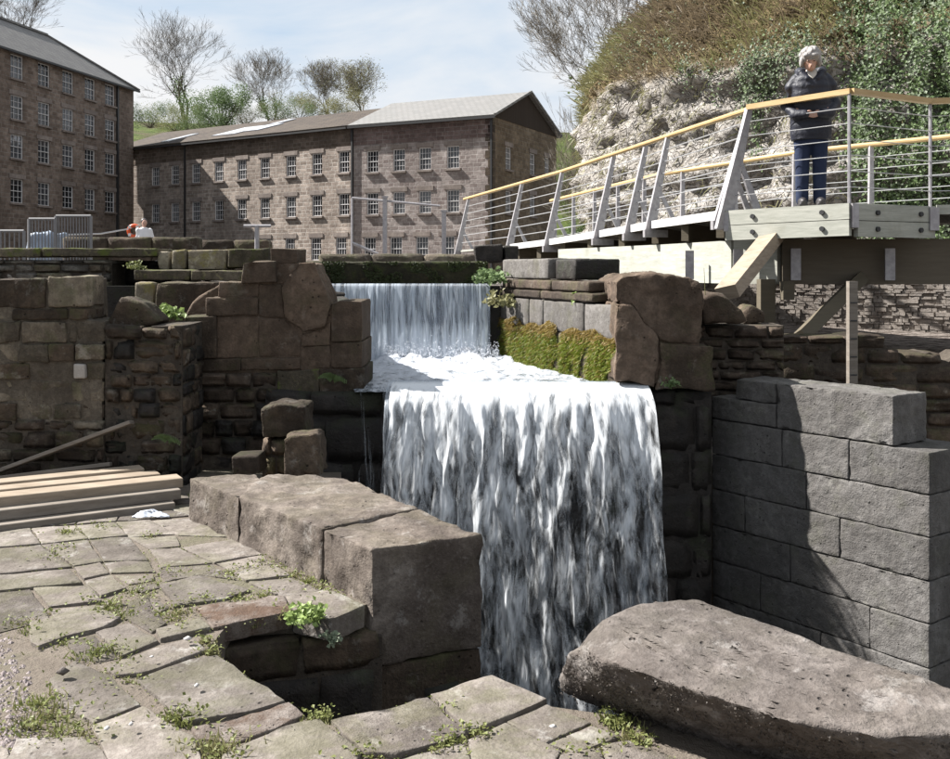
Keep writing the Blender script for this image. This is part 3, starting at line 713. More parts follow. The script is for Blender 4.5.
# ================================================================== wall under the lower fall and the weir
fw = empty('fall_wall', (0, 8.2, -2.6), 'black wet masonry face behind the lower waterfall', 'wall')
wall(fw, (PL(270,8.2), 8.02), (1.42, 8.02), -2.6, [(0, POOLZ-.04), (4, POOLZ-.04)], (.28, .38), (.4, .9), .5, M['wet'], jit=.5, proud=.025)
mb = MB(); mb.box((0.0, 9.45, POOLZ-.5), (3.3, 2.0, .7)); mb.build('pool_bed', M['wet'], fw)
wb = empty('weir_beam', (-.8, UY+.1, 1.4), 'dark moss grown beam across the head of the upper fall', 'weir')
bm = hewn([P(x, y, UY+dy) for x in (300, 488) for y in (262, 284) for dy in (.02, .42)], bevel=.02, edge=.06, amp=.012, scale=9, loops=7)
keep(link('beam', bm_mesh(bm, 'beam'), stone_mat('mossy_beam', (.03,.028,.015), (.05,.045,.022), (.014,.012,.008), (.13,.10,.04), (.045,.055,.013), .25, .7, .5, 2.0, 1.0, .05), None, True), wb)
mb = MB(); mb.box((-.78, UY+.22, 1.0), (2.1, .3, .85)); mb.build('weir_wall', M['wet'], wb)

# ================================================================== right side of the channel
cw = empty('channel_wall', (.7, 9.4, .6), 'grey panelled side wall of the pool, moss hanging along its foot', 'wall')
CA, CB = Vector((.27, UY+.1)), Vector((1.15, 7.98))
def cstone(s0, s1, z0, z1, mat, pr=0.0, th=.45, **k):
    L = (CB-CA).length; d = (CB-CA)/L; nr = Vector((-d.y, d.x))    # into the bank
    a, b = CA+d*s0*L-nr*pr, CA+d*s1*L-nr*pr
    pts = [Vector((q.x+nr.x*w, q.y+nr.y*w, z)) for q in (a, b) for w in (0, th) for z in (z0, z1)]
    bm = hewn(pts, **{**dict(bevel=.012, edge=.12, amp=.008), **k}); keep(link('stone', bm_mesh(bm, 'stone'), mat, None, True), cw)
GS = stone_mat('grey_channel_stone', (.15,.14,.125), (.215,.20,.18), (.075,.066,.056), (.32,.30,.26), (.12,.12,.05), .2, .2, .5, 1.2, .6, .15)
for s0, s1 in ((.0,.30),(.305,.43),(.435,.76),(.765,1.0)): cstone(s0+.004, s1-.004, 1.03, 1.315, GS)
for s0, s1 in ((.0,.36),(.365,.7),(.705,1.0)): cstone(s0+.004, s1-.004, .5, 1.02, M['mossy'], -.01)
for s0, s1 in ((.0,.42),(.425,.84)): cstone(s0+.004, s1-.004, 1.325, 1.40, M['brownwall'], .02)
for s0, s1 in ((.02,.5),(.505,.80)): cstone(s0+.004, s1-.004, 1.41, 1.50, M['brownwall'], .0)
cstone(.0, .45, 1.51, 1.71, GS, -.03); cstone(.46, .62, 1.51, 1.70, M['wet'], -.10)
mb = MB(); mb.box((1.35, 10.2, .6), (1.0, 1.7, 1.75)); mb.build('mortar_core', M['mortar'], cw)
# abutment stones by the weir's right end
for r_ in ([(474,246),(502,244),(503,262),(476,263)], [(504,246),(519,246),(518,262),(505,262)]):
    stone(r_, 11.2, .6, cw, M['wet'], bevel=.02, amp=.02)
# broken end lump
rb = empty('broken_pier', (1.6, 8.3, .6), 'broken dark lump of old masonry with a bright left edge, right of the pool', 'wall')
stone([(616,282),(624,276),(648,274),(676,277),(690,279),(702,290),(703,318),(700,345),(660,340),(632,305),(616,303)], 7.865, 1.1, rb, W, bevel=.014, amp=.035, edge=.05, scale=6)
stone([(616,304),(631,306),(658,340),(654,387),(616,380)], 7.855, 1.0, rb, W, bevel=.01, amp=.03, edge=.05)
stone([(660,342),(700,347),(714,346),(714,390),(656,389)], 7.865, .9, rb, M['ruin'], bevel=.01, amp=.03, edge=.05)
stone([(700,300),(714,294),(726,296),(740,310),(748,322),(704,324)], 8.3, .6, rb, W, bevel=.03, amp=.03, edge=.07)
stone([(744,312),(752,304),(764,312),(766,323),(746,323)], 8.7, .4, rb, M['ruin'], bevel=.02, amp=.02, edge=.08)
bm = prism([P(x, y, 7.885) for x, y in ((620,380),(620,286),(650,278),(698,283),(700,388))], (0,.8,0), bevel=.004, edge=.08, amp=.008, scale=9)
keep(link('mortar_core', bm_mesh(bm, 'mortar_core'), W, None, True), rb)
bw = empty('brick_coursed_wall', (2.3, 8.5, .4), 'neat brown coursed wall stub standing on the dark chasm edge under the bridge', 'wall')
wall(bw, (PL(690,8.5), 8.5), (PL(781,8.5), 8.42), .2, [(0, P(0,322,8.5).z), (1, P(0,321,8.5).z)], (.085, .11), (.2, .34), .5, M['brownwall'], jit=.2, proud=.015)
# chasm face below
cf = empty('chasm_wall', (1.9, 8.3, -2.6), 'black shaded chasm wall right of the lower waterfall', 'wall')
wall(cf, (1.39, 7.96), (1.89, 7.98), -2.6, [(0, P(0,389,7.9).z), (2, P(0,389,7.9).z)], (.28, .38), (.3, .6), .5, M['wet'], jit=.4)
# ragged wall behind the pier
rg = empty('ragged_wall', (4, 9.4, .3), 'long ragged brown rubble wall below the footbridge at the right', 'wall')
q0 = PL(778, 9.3)
def rz_(y): return P(0, y, 9.3).z
wall(rg, (q0, 9.3), (7.5, 8.9), -.6, [(0, rz_(336)), (PL(884,9.3)-q0, rz_(335)), (PL(885,9.3)-q0, rz_(348)), (PL(905,9.3)-q0, rz_(352)), (PL(928,9.3)-q0, rz_(347)), (PL(931,9.3)-q0, rz_(358)), (PL(944,9.3)-q0, rz_(358)), (PL(950,9.3)-q0, rz_(348)), (5, rz_(345))], (.11, .19), (.2, .5), .45, M['brownwall'], mats=[M['brownwall'], M['ruin'], M['ruin']], jit=.5)
stone([(846,336),(870,334),(884,336),(885,348),(848,348)], 9.22, .4, rg, M['ruin'], bevel=.02, amp=.015)

# pale dry stone wall on the far bank, under the bridge
fbw = empty('dry_stone_wall', (6, 15.4, .3), 'pale sunlit wall of thin dry laid stones seen under the footbridge', 'wall')
mb = MB(); rr = random.Random(31); A_, B_ = Vector((3.4,17.2)), Vector((9.6,13.5)); L_ = (B_-A_).length; d_ = (B_-A_)/L_; n_ = Vector((-d_.y, d_.x)); z = .1
while z < 1.95:
    h = rr.uniform(.03, .07); q = 0
    while q < L_:
        l = rr.uniform(.06, .19); pr = rr.uniform(-.005, .03); c2 = A_+d_*(q+l/2)+n_*(.15-pr/2)
        mb.box((c2.x, c2.y, z+h/2+rr.uniform(-.006,.006)), (l-.012, .3+pr, h-.008), math.atan2(d_.y, d_.x)+rr.uniform(-.06,.06)); q += l
    z += h
LM = stone_mat('thin_limestone', (.42,.37,.31), (.58,.53,.46), (.2,.165,.135), None, None, 0, 0, .3, 3.0, .8, 0)
tag(mb.build('stones', LM, fbw), kind='stuff')
mb = MB(); mb.bar((*(A_+n_*.115), 1.0), (*(B_+n_*.115), 1.0), .2, 1.85); mb.build('mortar_core', LM, fbw)

# ================================================================== grey pier
pr_ = empty('stone_pier', (2.6, 7.4, -2.6), 'grey tooled block pier with stepped top and a curved shadow', 'pier')
PA = Vector((1.97, 8.31)); PD = Vector((2.92-2.34, 6.98-7.79)).normalized(); PN = Vector((-PD.y, PD.x))   # PN points into the pier
def pst(s0, s1, z0, z1, th=.55, pr=0.0, mat=None, **k):
    a, b = PA+PD*s0-PN*pr, PA+PD*s1-PN*pr
    pts = [Vector((q.x+PN.x*w, q.y+PN.y*w, z)) for q in (a, b) for w in (0, th) for z in (z0, z1)]
    bm = hewn(pts, **{**dict(bevel=.009, edge=.06, amp=.0065, scale=11, loops=5), **k}); keep(link('block', bm_mesh(bm, 'block'), mat or M['pier'], None, True), pr_)
def sp_(px):                                             # distance along the pier face at photo column px
    a = (px-CX)/FPX; return (PA.x-a*PA.y)/(a*PD.y-PD.x)
sE = sp_(930); sB = sp_(893); s0_ = sp_(776)
pst(s0_+.006, sB, .372, .72, th=.42, amp=.01); pst(sp_(736), s0_-.006, .56, .715, th=.4, amp=.012); pst(.0, s0_-.006, .372, .55, th=.4)
rows = [.366, .075, -.215, -.51, -.80, -1.10, -1.45, -1.85, -2.6]
cutpx = [(782,849), (806,), (745,840), (790,), (760,870), (820,), (780,880), (840,)]
for (z1, z0), cp in zip(zip(rows, rows[1:]), cutpx):
    ss_ = [0]+[sp_(c) for c in cp]+[sE]
    for a, b in zip(ss_, ss_[1:]): pst(a+.004, b-.004, z0+.004, z1-.004, pr=random.uniform(-.004, .008))
# land behind the pier
mb = MB(); n1 = PA+PN*.54; n2 = PA+PD*sE+PN*.54
vs = [(n1.x, n1.y, z) for z in (-2.7, -.25)]+[(n2.x, n2.y, z) for z in (-2.7, -.25)]+[(9, 6.0, z) for z in (-2.7, -.25)]+[(9, 9.6, z) for z in (-2.7, -.25)]+[(2.2, 9.6, z) for z in (-2.7, -.25)]
mb.add(vs, [(1,3,5,7,9)]+[(2*i, 2*((i+1) % 5), 2*((i+1) % 5)+1, 2*i+1) for i in range(5)])
tag(mb.build('bank_ground', M['soil']), kind='structure')

# ================================================================== mill buildings
def mill_mat(name, d, a, b, mort, bw=.6, rh=.27):
    t = NT(name); p = t.pos()
    s = t.n('ShaderNodeVectorMath', operation='DOT_PRODUCT'); t.l(p, s.inputs[0]); s.inputs[1].default_value = (d[0], d[1], 0)
    z = t.n('ShaderNodeSeparateXYZ', Vector=p).outputs['Z']
    v = t.n('ShaderNodeCombineXYZ', X=s.outputs['Value'], Y=z).outputs[0]
    bt = t.n('ShaderNodeTexBrick', Vector=v, Scale=1.0, Color1=(*[c*.78 for c in a], 1), Color2=(*[c*1.1 for c in b], 1), Mortar=(*mort, 1))
    bt.inputs['Mortar Size'].default_value = .028; bt.inputs['Brick Width'].default_value = bw; bt.inputs['Row Height'].default_value = rh
    bt.inputs['Mortar Smooth'].default_value = .3; bt.offset = .5; bt.squash = .7; bt.squash_frequency = 3
    col = bt.outputs['Color']
    n1 = t.noise(t.map(p, (1,1,.6)), .35, 5, .65); n2 = t.noise(p, 3.0, 5, .7)
    col = t.mix(t.ramp(n1, [(.42, .55), (.62, 0)]), col, tuple(c*.55 for c in a))
    col = t.mix(t.ramp(n2, [(.38, .45), (.58, 0)]), col, tuple(c*.4 for c in a))
    col = t.mix(t.ramp(t.noise(p, .8, 4, .7), [(.55, 0), (.7, .4)]), col, tuple(min(1, c*1.25) for c in b))
    h = t.math('ADD', t.math('MULTIPLY', bt.outputs['Fac'], -1.0), t.math('MULTIPLY', t.noise(p, 9, 4, .7), .9))
    return t.pbr(col, .92, t.bump(h, .8, .04), .12)
def facade(mb, A, B, z0, z1, ops, reveal=.16):
    A, B = Vector(A), Vector(B); L = (B-A).length; d = (B-A)/L; inn = Vector((-d.y, d.x))
    S = sorted({0.0, L} | {v for o in ops for v in o[:2]}); Z = sorted({z0, z1} | {v for o in ops for v in o[2:]})
    def pt(s, z, w=0): q = A+d*s+inn*w; return (q.x, q.y, z)
    for s0, s1 in zip(S, S[1:]):
        for a, b in zip(Z, Z[1:]):
            cs, cz = (s0+s1)/2, (a+b)/2
            if any(o[0] < cs < o[1] and o[2] < cz < o[3] for o in ops): continue
            mb.add([pt(s0,a), pt(s1,a), pt(s1,b), pt(s0,b)], [(0,1,2,3)])
    for s0, s1, a, b in ops:
        for e in (((s0,a),(s0,b)), ((s0,b),(s1,b)), ((s1,b),(s1,a)), ((s1,a),(s0,a))):
            (p0, q0), (p1, q1) = e
            mb.add([pt(p0,q0), pt(p1,q1), pt(p1,q1,reveal), pt(p0,q0,reveal)], [(0,1,2,3)])
t = NT('white_paint'); M['white'] = t.pbr((.72,.70,.66), .5, None, .3)
t = NT('window_glass'); p = t.pos(); rn = t.n('ShaderNodeObjectInfo').outputs['Random']; M['glass'] = t.pbr(t.mix(t.ramp(rn, [(.3, 0), (.95, 1)]), (.012,.014,.017), (.10,.105,.11)), .06, t.bump(t.noise(p, 1.2, 2), .25, .08), .5)  # some panes paler at random, bright reflections put into the colour
M['sill'] = stone_mat('window_sill_stone', (.30,.25,.21), (.38,.33,.28), (.16,.13,.11), vary=.1)
t = NT('pipe_iron'); M['iron'] = t.pbr((.03,.03,.03), .5, None, .4)
WCACHE = {}
def window_meshes(w, h, nx_, nz_):
    k = (round(w,2), round(h,2), nx_, nz_)
    if k in WCACHE: return WCACHE[k]
    f = MB(); b = .055
    f.box((0,0,b/2),(w,.07,b)); f.box((0,0,h-b/2),(w,.07,b)); f.box((-w/2+b/2,0,h/2),(b,.07,h-2*b)); f.box((w/2-b/2,0,h/2),(b,.07,h-2*b))
    f.box((0,-.012,h/2),(w-2*b,.06,.045))
    for i in range(1, nx_): f.box((-w/2+w*i/nx_,.004,h/2),(.022,.035,h-2*b))
    for i in range(1, nz_):
        if abs(i/nz_-.5) > .02: f.box((0,.002,h*i/nz_),(w-2*b,.03,.022))
    fm = f.mesh('window'); fm.materials.append(M['white'])
    g = MB(); g.add([(-w/2+b,.03,b),(w/2-b,.03,b),(w/2-b,.03,h-b),(-w/2+b,.03,h-b)], [(0,1,2,3)]); gm = g.mesh('pane'); gm.materials.append(M['glass'])
    s = MB(); s.box((0,-.10,-.07),(w+.26,.32,.135)); sm = s.mesh('sill'); sm.materials.append(M['sill'])
    li = MB(); li.box((0,-.13,h+.17),(w+.4,.06,.3)); lm = li.mesh('lintel'); lm.materials.append(M['sill'])
    WCACHE[k] = (fm, gm, sm, lm); return WCACHE[k]
def put_windows(parent, A, B, ops, nx_=4, nz_=4, reveal=.10):
    A, B = Vector(A), Vector(B); d = (B-A).normalized(); inn = Vector((-d.y, d.x)); rz = math.atan2(d.y, d.x)
    for s0, s1, a, b in ops:
        fm, gm, sm, lm = window_meshes(s1-s0, b-a, nx_, nz_)
        q = A+d*(s0+s1)/2+inn*reveal
        w = bpy.data.objects.new('window', fm); COL.objects.link(w); w.parent = parent
        w.location = Vector((q.x, q.y, a))-Vector(parent.location); w.rotation_euler = (0, 0, rz)
        for nm, me in (('pane', gm), ('sill', sm), ('lintel', lm)):
            c = bpy.data.objects.new(nm, me); COL.objects.link(c); c.parent = w
def s_at(A, B, px):                                      # distance along a facade at photo column px
    A, B = Vector(A), Vector(B); d = (B-A).normalized(); a = (px-CX)/FPX
    return (A.x-a*A.y)/(a*d.y-d.x)
GZ = 1.3
K0, K1, K2 = Vector((-28.2, 82.5)), Vector((-8.7, 69.8)), Vector((1.17, 65.0))
EZ = 11.6
def rowops(A, B, pxs, zc, w, h): return [(s_at(A,B,x)-w/2, s_at(A,B,x)+w/2, zc-h/2, zc+h/2) for x in pxs]
def pbox(mb, A, d, n, s0, s1, w0, w1, z0, z1):           # box in facade coordinates
    vs = []
    for z in (z0, z1):
        for s, w in ((s0,w0),(s1,w0),(s1,w1),(s0,w1)):
            q = A+d*s+n*w; vs.append((q.x, q.y, z))
    mb.add(vs, [(3,2,1,0),(4,5,6,7),(0,1,5,4),(1,2,6,5),(2,3,7,6),(3,0,4,7)])
t = NT('pale_slate_roof'); p = t.pos()
dd = (K2-K1).normalized()
s_ = t.n('ShaderNodeVectorMath', operation='DOT_PRODUCT'); t.l(p, s_.inputs[0]); s_.inputs[1].default_value = (dd.x, dd.y, 0)
v = t.n('ShaderNodeCombineXYZ', X=s_.outputs['Value'], Y=t.math('MULTIPLY', t.n('ShaderNodeSeparateXYZ', Vector=p).outputs['Z'], 2.4)).outputs[0]
bt = t.n('ShaderNodeTexBrick', Vector=v, Scale=1.0, Color1=(.25,.24,.22,1), Color2=(.21,.205,.19,1), Mortar=(.12,.115,.1,1)); bt.inputs['Brick Width'].default_value = .45; bt.inputs['Row Height'].default_value = .35; bt.inputs['Mortar Size'].default_value = .02
M['roof_pale'] = t.pbr(t.mix(t.ramp(t.noise(p, .6, 4), [(.4, 0), (.7, .35)]), bt.outputs['Color'], (.17,.165,.15)), .6, t.bump(bt.outputs['Fac'], -.5, .03), .35)
t = NT('brown_stone_slates'); p = t.pos()
bt = t.n('ShaderNodeTexBrick', Vector=t.n('ShaderNodeCombineXYZ', X=s_.outputs['Value'] if False else t.n('ShaderNodeSeparateXYZ', Vector=p).outputs['X'], Y=t.math('MULTIPLY', t.n('ShaderNodeSeparateXYZ', Vector=p).outputs['Z'], 2.4)).outputs[0], Scale=1.0, Color1=(.085,.066,.052,1), Color2=(.06,.048,.038,1), Mortar=(.03,.024,.02,1))
bt.inputs['Brick Width'].default_value = .6; bt.inputs['Row Height'].default_value = .4; bt.inputs['Mortar Size'].default_value = .03
M['roof_brown'] = t.pbr(t.mix(t.ramp(t.noise(p, .7, 5, .7), [(.42, 0), (.66, .7)]), bt.outputs['Color'], (.10,.08,.058)), .85, t.bump(t.math('ADD', bt.outputs['Fac'], t.noise(p, 4, 4)), -.6, .05), .2)
t = NT('grey_slate_roof'); p = t.pos()
bt = t.n('ShaderNodeTexBrick', Vector=t.n('ShaderNodeCombineXYZ', X=t.n('ShaderNodeSeparateXYZ', Vector=p).outputs['Y'], Y=t.math('MULTIPLY', t.n('ShaderNodeSeparateXYZ', Vector=p).outputs['Z'], 1.6)).outputs[0], Scale=1.0, Color1=(.21,.20,.18,1), Color2=(.16,.15,.14,1), Mortar=(.08,.08,.07,1))
bt.inputs['Brick Width'].default_value = .5; bt.inputs['Row Height'].default_value = .36; bt.inputs['Mortar Size'].default_value = .025
M['roof_grey'] = t.pbr(bt.outputs['Color'], .6, t.bump(bt.outputs['Fac'], -.5, .03), .3)
t = NT('dark_boarding'); p = t.pos(); M['board'] = t.pbr(t.mix(t.noise(t.map(p, (6,6,.4)), 1, 3), (.03,.022,.016), (.06,.045,.033)), .85, None, .1)

def roof_quad(mb, a, b, c, d_, th=.12):                  # a sloped slab of roof, corners in order
    up_ = (Vector(b)-Vector(a)).cross(Vector(d_)-Vector(a)).normalized()
    if up_.z < 0: up_ = -up_
    lo = [Vector(q) for q in (a,b,c,d_)]; hi = [q+up_*th for q in lo]
    mb.add(lo+hi, [(3,2,1,0),(4,5,6,7),(0,1,5,4),(1,2,6,5),(2,3,7,6),(3,0,4,7)])

DEP = 11.3
# --- right block with gable
dR = (K2-K1).normalized(); nR = Vector((-dR.y, dR.x))
mR = empty('mill_building', (K1.x, K1.y, GZ), 'brown stone mill block with pale slate roof and shaded gable at its right end', 'building')
pxR = [372.5, 399, 425, 453]
opsR = rowops(K1, K2, pxR, 9.08, .92, 1.5)+rowops(K1, K2, pxR, 6.17, .92, 1.5)+rowops(K1, K2, [370, 396, 422, 448], 3.05, .92, 1.6)
mb = MB(); facade(mb, K1, K2, GZ, EZ, opsR)
mm = mill_mat('mill_stone_right', dR, (0.331, 0.267, 0.234), (0.464, 0.41, 0.366), (0.6, 0.552, 0.492))
mb.build('wall', mm, mR)
put_windows(mR, K1, K2, opsR)
K3 = K2+nR*DEP
gd = nR
opsG = [(2.0,2.95,8.35,9.85), (6.2,7.15,8.35,9.85), (2.0,2.95,5.4,6.9), (6.2,7.15,5.4,6.9), (9.0,9.9,8.35,9.85)]
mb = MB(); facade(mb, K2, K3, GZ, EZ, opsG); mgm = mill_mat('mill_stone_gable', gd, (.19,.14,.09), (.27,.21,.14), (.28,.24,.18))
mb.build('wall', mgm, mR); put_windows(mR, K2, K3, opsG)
mb = MB(); K4 = K1+nR*DEP
mb.add([(K3.x,K3.y,GZ),(K4.x,K4.y,GZ),(K4.x,K4.y,EZ),(K3.x,K3.y,EZ)], [(0,1,2,3)]); mb.build('wall', mm, mR)
RZ_ = 13.95; ap = K2+nR*DEP/2
mb = MB()
vs = [(*(K2+dR*o), EZ-.02) for o in (-.12, .03)]+[(*(K3+dR*o), EZ-.02) for o in (-.12, .03)]+[(*(ap+dR*o), RZ_-.06) for o in (-.12, .03)]
mb.add(vs, [(1,3,5),(2,0,4),(0,1,5,4),(3,2,4,5),(0,2,3,1)]); mb.build('gable', M['board'], mR)
ov = .3; e0 = K1-nR*.35; e1 = K2-nR*.35+dR*ov; r0 = K1+nR*DEP/2; r1 = ap+dR*ov; b0_ = K1+nR*(DEP+.35); b1_ = K3+nR*.35+dR*ov
mb = MB(); EV = EZ-.15*.41
roof_quad(mb, (*e0, EV), (*e1, EV), (*r1, RZ_), (*r0, RZ_)); roof_quad(mb, (*b1_, EV), (*b0_, EV), (*r0, RZ_), (*r1, RZ_))
rf = mb.build('roof', M['roof_pale'], mR)
mb = MB(); pbox(mb, K1, dR, nR, 0, (K2-K1).length+ov, -.45, -.33, EV-.12, EV+.0); g = mb.build('gutter', M['iron'], mR)
mb = MB(); pbox(mb, K1, dR, nR, .15, .27, -.13, -.01, GZ, EV-.12); pbox(mb, K1, dR, nR, (K2-K1).length-.15, (K2-K1).length-.03, -.13, -.01, GZ, EV-.12); mb.build('drainpipe', M['iron'], mR)
mb = MB(); pbox(mb, K1, dR, nR, 0, (K2-K1).length, -.03, .0, 10.25, 11.5); mb.build('upper_band', mill_mat('mill_stone_band', dR, (.17,.12,.105), (.23,.17,.15), (.32,.28,.25)), mR)
mb = MB(); mb.bar((*r1, RZ_+.14), (*e1, EV+.14), .16, .12); mb.bar((*r1, RZ_+.14), (*b1_, EV+.14), .16, .12); mb.build('verge', M['roof_pale'], mR)
# quoins at the near corner
for i in range(18):
    zq = GZ+.3+i*.56
    if zq > EZ-.4: break
    mb = MB(); l = .55 if i % 2 else .35
    pbox(mb, K2, -dR, nR, -.02, l, -.03, .3, zq, zq+.5); mb.build('quoin', M['ruin'], mR)
# --- left range
dL = (K1-K0).normalized(); nL = Vector((-dL.y, dL.x))
mL = empty('mill_building', (K0.x, K0.y, GZ), 'long lower brown mill range with mottled brown roof behind the courtyard', 'building')
pxL = [155.5, 175, 196, 219, 242, 265, 291, 317, 344]
opsL = rowops(K0, K1, pxL, 9.18, .95, 1.5)+rowops(K0, K1, pxL, 6.2, .95, 1.5)+rowops(K0, K1, [265, 290, 316, 341], 3.1, .95, 1.6)
mb = MB(); facade(mb, K0, K1, GZ, EZ, opsL); mlm = mill_mat('mill_stone_left', dL, (0.336, 0.27, 0.216), (0.48, 0.402, 0.33), (0.564, 0.516, 0.444))
mb.build('wall', mlm, mL); put_windows(mL, K0, K1, opsL)
mb = MB(); Lk = (K1-K0).length
K0b = K0+nL*DEP; K1b = K1+nL*DEP
mb.add([(*K1b,GZ),(*K0b,GZ),(*K0b,EZ),(*K1b,EZ)], [(0,1,2,3)]); mb.add([(*K0b,GZ),(*K0,GZ),(*K0,EZ),(*K0b,EZ)], [(0,1,2,3)]); mb.build('wall', mlm, mL)
mb = MB(); e0 = K0-nL*.35-dL*3; e1 = K1-nL*.35; r0 = K0+nL*DEP/2-dL*3; r1 = K1+nL*DEP/2; b0_ = K0+nL*(DEP+.35)-dL*3; b1_ = K1+nL*(DEP+.35)
roof_quad(mb, (*e0,EV), (*e1,EV), (*(r1+dR*1.0),RZ_-.25), (*r0,RZ_-.25)); roof_quad(mb, (*b1_,EV), (*b0_,EV), (*r0,RZ_-.25), (*r1,RZ_-.25))
mb.build('roof', M['roof_brown'], mL)
mb = MB(); pbox(mb, K0, dL, nL, 0, Lk-.05, -.45, -.33, EV-.12, EV); mb.build('gutter', M['iron'], mL)
for px in (185, 352):
    mb = MB(); s = s_at(K0, K1, px); pbox(mb, K0, dL, nL, s, s+.12, -.13, -.01, GZ, EV-.12); mb.build('drainpipe', M['iron'], mL)
mb = MB(); pbox(mb, K0, dL, nL, 0, Lk-.02, -.03, 0, 10.25, 11.5); mb.build('upper_band', mill_mat('mill_stone_band_left', dL, (.15,.115,.085), (.20,.155,.12), (.26,.22,.18)), mL)
# roof lights, the sky's reflection put into their near-white colour
t = NT('roof_light_glass'); M['rooflight'] = t.pbr((.80,.82,.84), .12, None, .8)
def on_roof(s, f, h):                                   # point on the left range's front slope
    q = K0+dL*s+nL*(-.35+(DEP/2+.35)*f); return Vector((q.x, q.y, EV+(RZ_-.25-EV)*f+h))
def roof_patch(px0, px1, f0, f1, sk):
    s0, s1 = s_at(K0, K1, px0), s_at(K0, K1, px1); mb = MB()
    a, b, c, d_ = on_roof(s0, f0, .13), on_roof(s1, f0, .13), on_roof(s1+sk, f1, .13), on_roof(s0+sk, f1, .13)
    roof_quad(mb, a, b, c, d_, .06); mb.build('roof_light', M['rooflight'], mL)
roof_patch(155, 162, .16, .52, 1.2); roof_patch(203, 226, .2, .58, 1.4); roof_patch(228, 244, .3, .6, 1.0); roof_patch(236, 244, .64, .86, .8)
# --- tall mill at the left
C0 = Vector((-28.0, 82.0)); dT = Vector((.21, .977)).normalized(); nT = Vector((-dT.y, dT.x))
A0 = C0-dT*34
mT = empty('mill_building', (A0.x, A0.y, GZ), 'tall five storey brown mill with grey hipped roof at the left edge', 'building')
ET = 16.4
opsT = []
for zc in (15.4-.05, 12.6, 9.95, 6.95):
    opsT += rowops(A0, C0, [-40, -11, 17, 44, 68, 90, 110], zc, 1.3, 1.62)
mb = MB(); facade(mb, A0, C0, GZ, ET, opsT); mtm = mill_mat('mill_stone_tall', dT, (.225,.168,.13), (.305,.24,.19), (.33,.29,.24))
mb.build('wall', mtm, mT); put_windows(mT, A0, C0, opsT, 3, 4)
mb = MB(); W_ = 9.0; A1, C1 = A0+nT*W_, C0+nT*W_
mb.add([(*C0,GZ),(*C1,GZ),(*C1,ET),(*C0,ET)], [(0,1,2,3)]); mb.add([(*C1,GZ),(*A1,GZ),(*A1,ET),(*C1,ET)], [(0,1,2,3)]); mb.add([(*A1,GZ),(*A0,GZ),(*A0,ET),(*A1,ET)], [(0,1,2,3)])
mb.build('wall', mtm, mT)
o_ = .35; a = A0-nT*o_-dT*o_; c = C0-nT*o_+dT*o_; a1 = A1+nT*o_-dT*o_; c1 = C1+nT*o_+dT*o_; rA = A0+nT*W_/2+dT*5; rC = C0+nT*W_/2-dT*5; RT = 19.9; et = ET-.1
mb = MB(); vs = [(*a,et),(*c,et),(*c1,et),(*a1,et),(*rA,RT),(*rC,RT)]; mb.add(vs, [(0,1,5,4),(1,2,5),(2,3,4,5),(3,0,4),(3,2,1,0)]); mb.build('roof', M['roof_grey'], mT)
mb = MB(); pbox(mb, A0, dT, nT, 0, 34.2, -.5, -.36, et-.14, et); mb.build('gutter', M['iron'], mT)
s = s_at(A0, C0, 116); mb = MB(); pbox(mb, A0, dT, nT, s, s+.2, -.16, -.01, GZ, et-.1); mb.build('drainpipe', M['iron'], mT)
mb = MB(); mb.bar((*rA,RT+.05), (*rC,RT+.05), .3, .16); mb.bar((*c, et+.08), (*rC, RT+.05), .22, .12); mb.build('ridge_tiles', M['roof_grey'], mT)

# ================================================================== cliff
CP = [Vector(v) for v in ((7.5,62),(4.9,44),(4.35,39),(4.6,35),(6.2,31.5),(9.5,28),(14,25),(20,21.5),(28,17),(40,10))]
cum = [0]
for a, b in zip(CP, CP[1:]): cum.append(cum[-1]+(b-a).length)
def cpath(s):
    for i in range(len(CP)-1):
        if s <= cum[i+1] or i == len(CP)-2:
            f = (s-cum[i])/(cum[i+1]-cum[i]); return CP[i].lerp(CP[i+1], f), (CP[i+1]-CP[i]).normalized()
def cdir(s):
    d = (cpath(min(s+2, cum[-1]))[0]-cpath(max(s-2, 0))[0]).normalized(); return d
def cliff_pt(s, v):
    """v: 0..1 is the rock face, 1..2.4 the overgrown slope above"""
    q, _ = cpath(s); d = cdir(s); inn = Vector((-d.y, d.x))
    hface = 6.9+.8*noise.noise((s*.25, 4, 0))+.9*ss(34, 24, s)
    if v <= 1: z = .6+hface*v; w = .12*v+.25*math.sin(v*9)
    else: z = .6+hface+(v-1)*9.0; w = .12+(v-1)*7.0+(v-1)**2*1.5
    r = noise.fractal((q.x*.35, q.y*.35, z*.5), .8, 2.1, 5)*.55
    led = noise.noise((q.x*.5, q.y*.5, z*2.4))*.32+noise.fractal((q.x*1.6, q.y*1.6, z*1.4), .8, 2.2, 4)*.28
    k = 1 if v <= 1 else .75
    w -= (r+led)*k
    return Vector((q.x+inn.x*w, q.y+inn.y*w, z)), inn
NS, NV = 300, 150
vs = []
for j in range(NV+1):
    for i in range(NS+1): vs.append(cliff_pt(cum[-1]*i/NS, 2.5*j/NV)[0])
fs = [(j*(NS+1)+i, j*(NS+1)+i+1, (j+1)*(NS+1)+i+1, (j+1)*(NS+1)+i) for j in range(NV) for i in range(NS)]
mb = MB(); mb.add(vs, fs)
t = NT('limestone_cliff'); p = t.pos(); z = t.n('ShaderNodeSeparateXYZ', Vector=p).outputs['Z']
lay = t.map(p, (1,1,2.6))
n1 = t.noise(lay, 1.1, 6, .7, .3); n2 = t.noise(p, 5, 6, .72); n3 = t.noise(lay, 3.2, 5, .7)
col = t.mix(t.ramp(n1, [(.36, 0), (.62, 1)]), (.36,.33,.28), (.62,.585,.525))
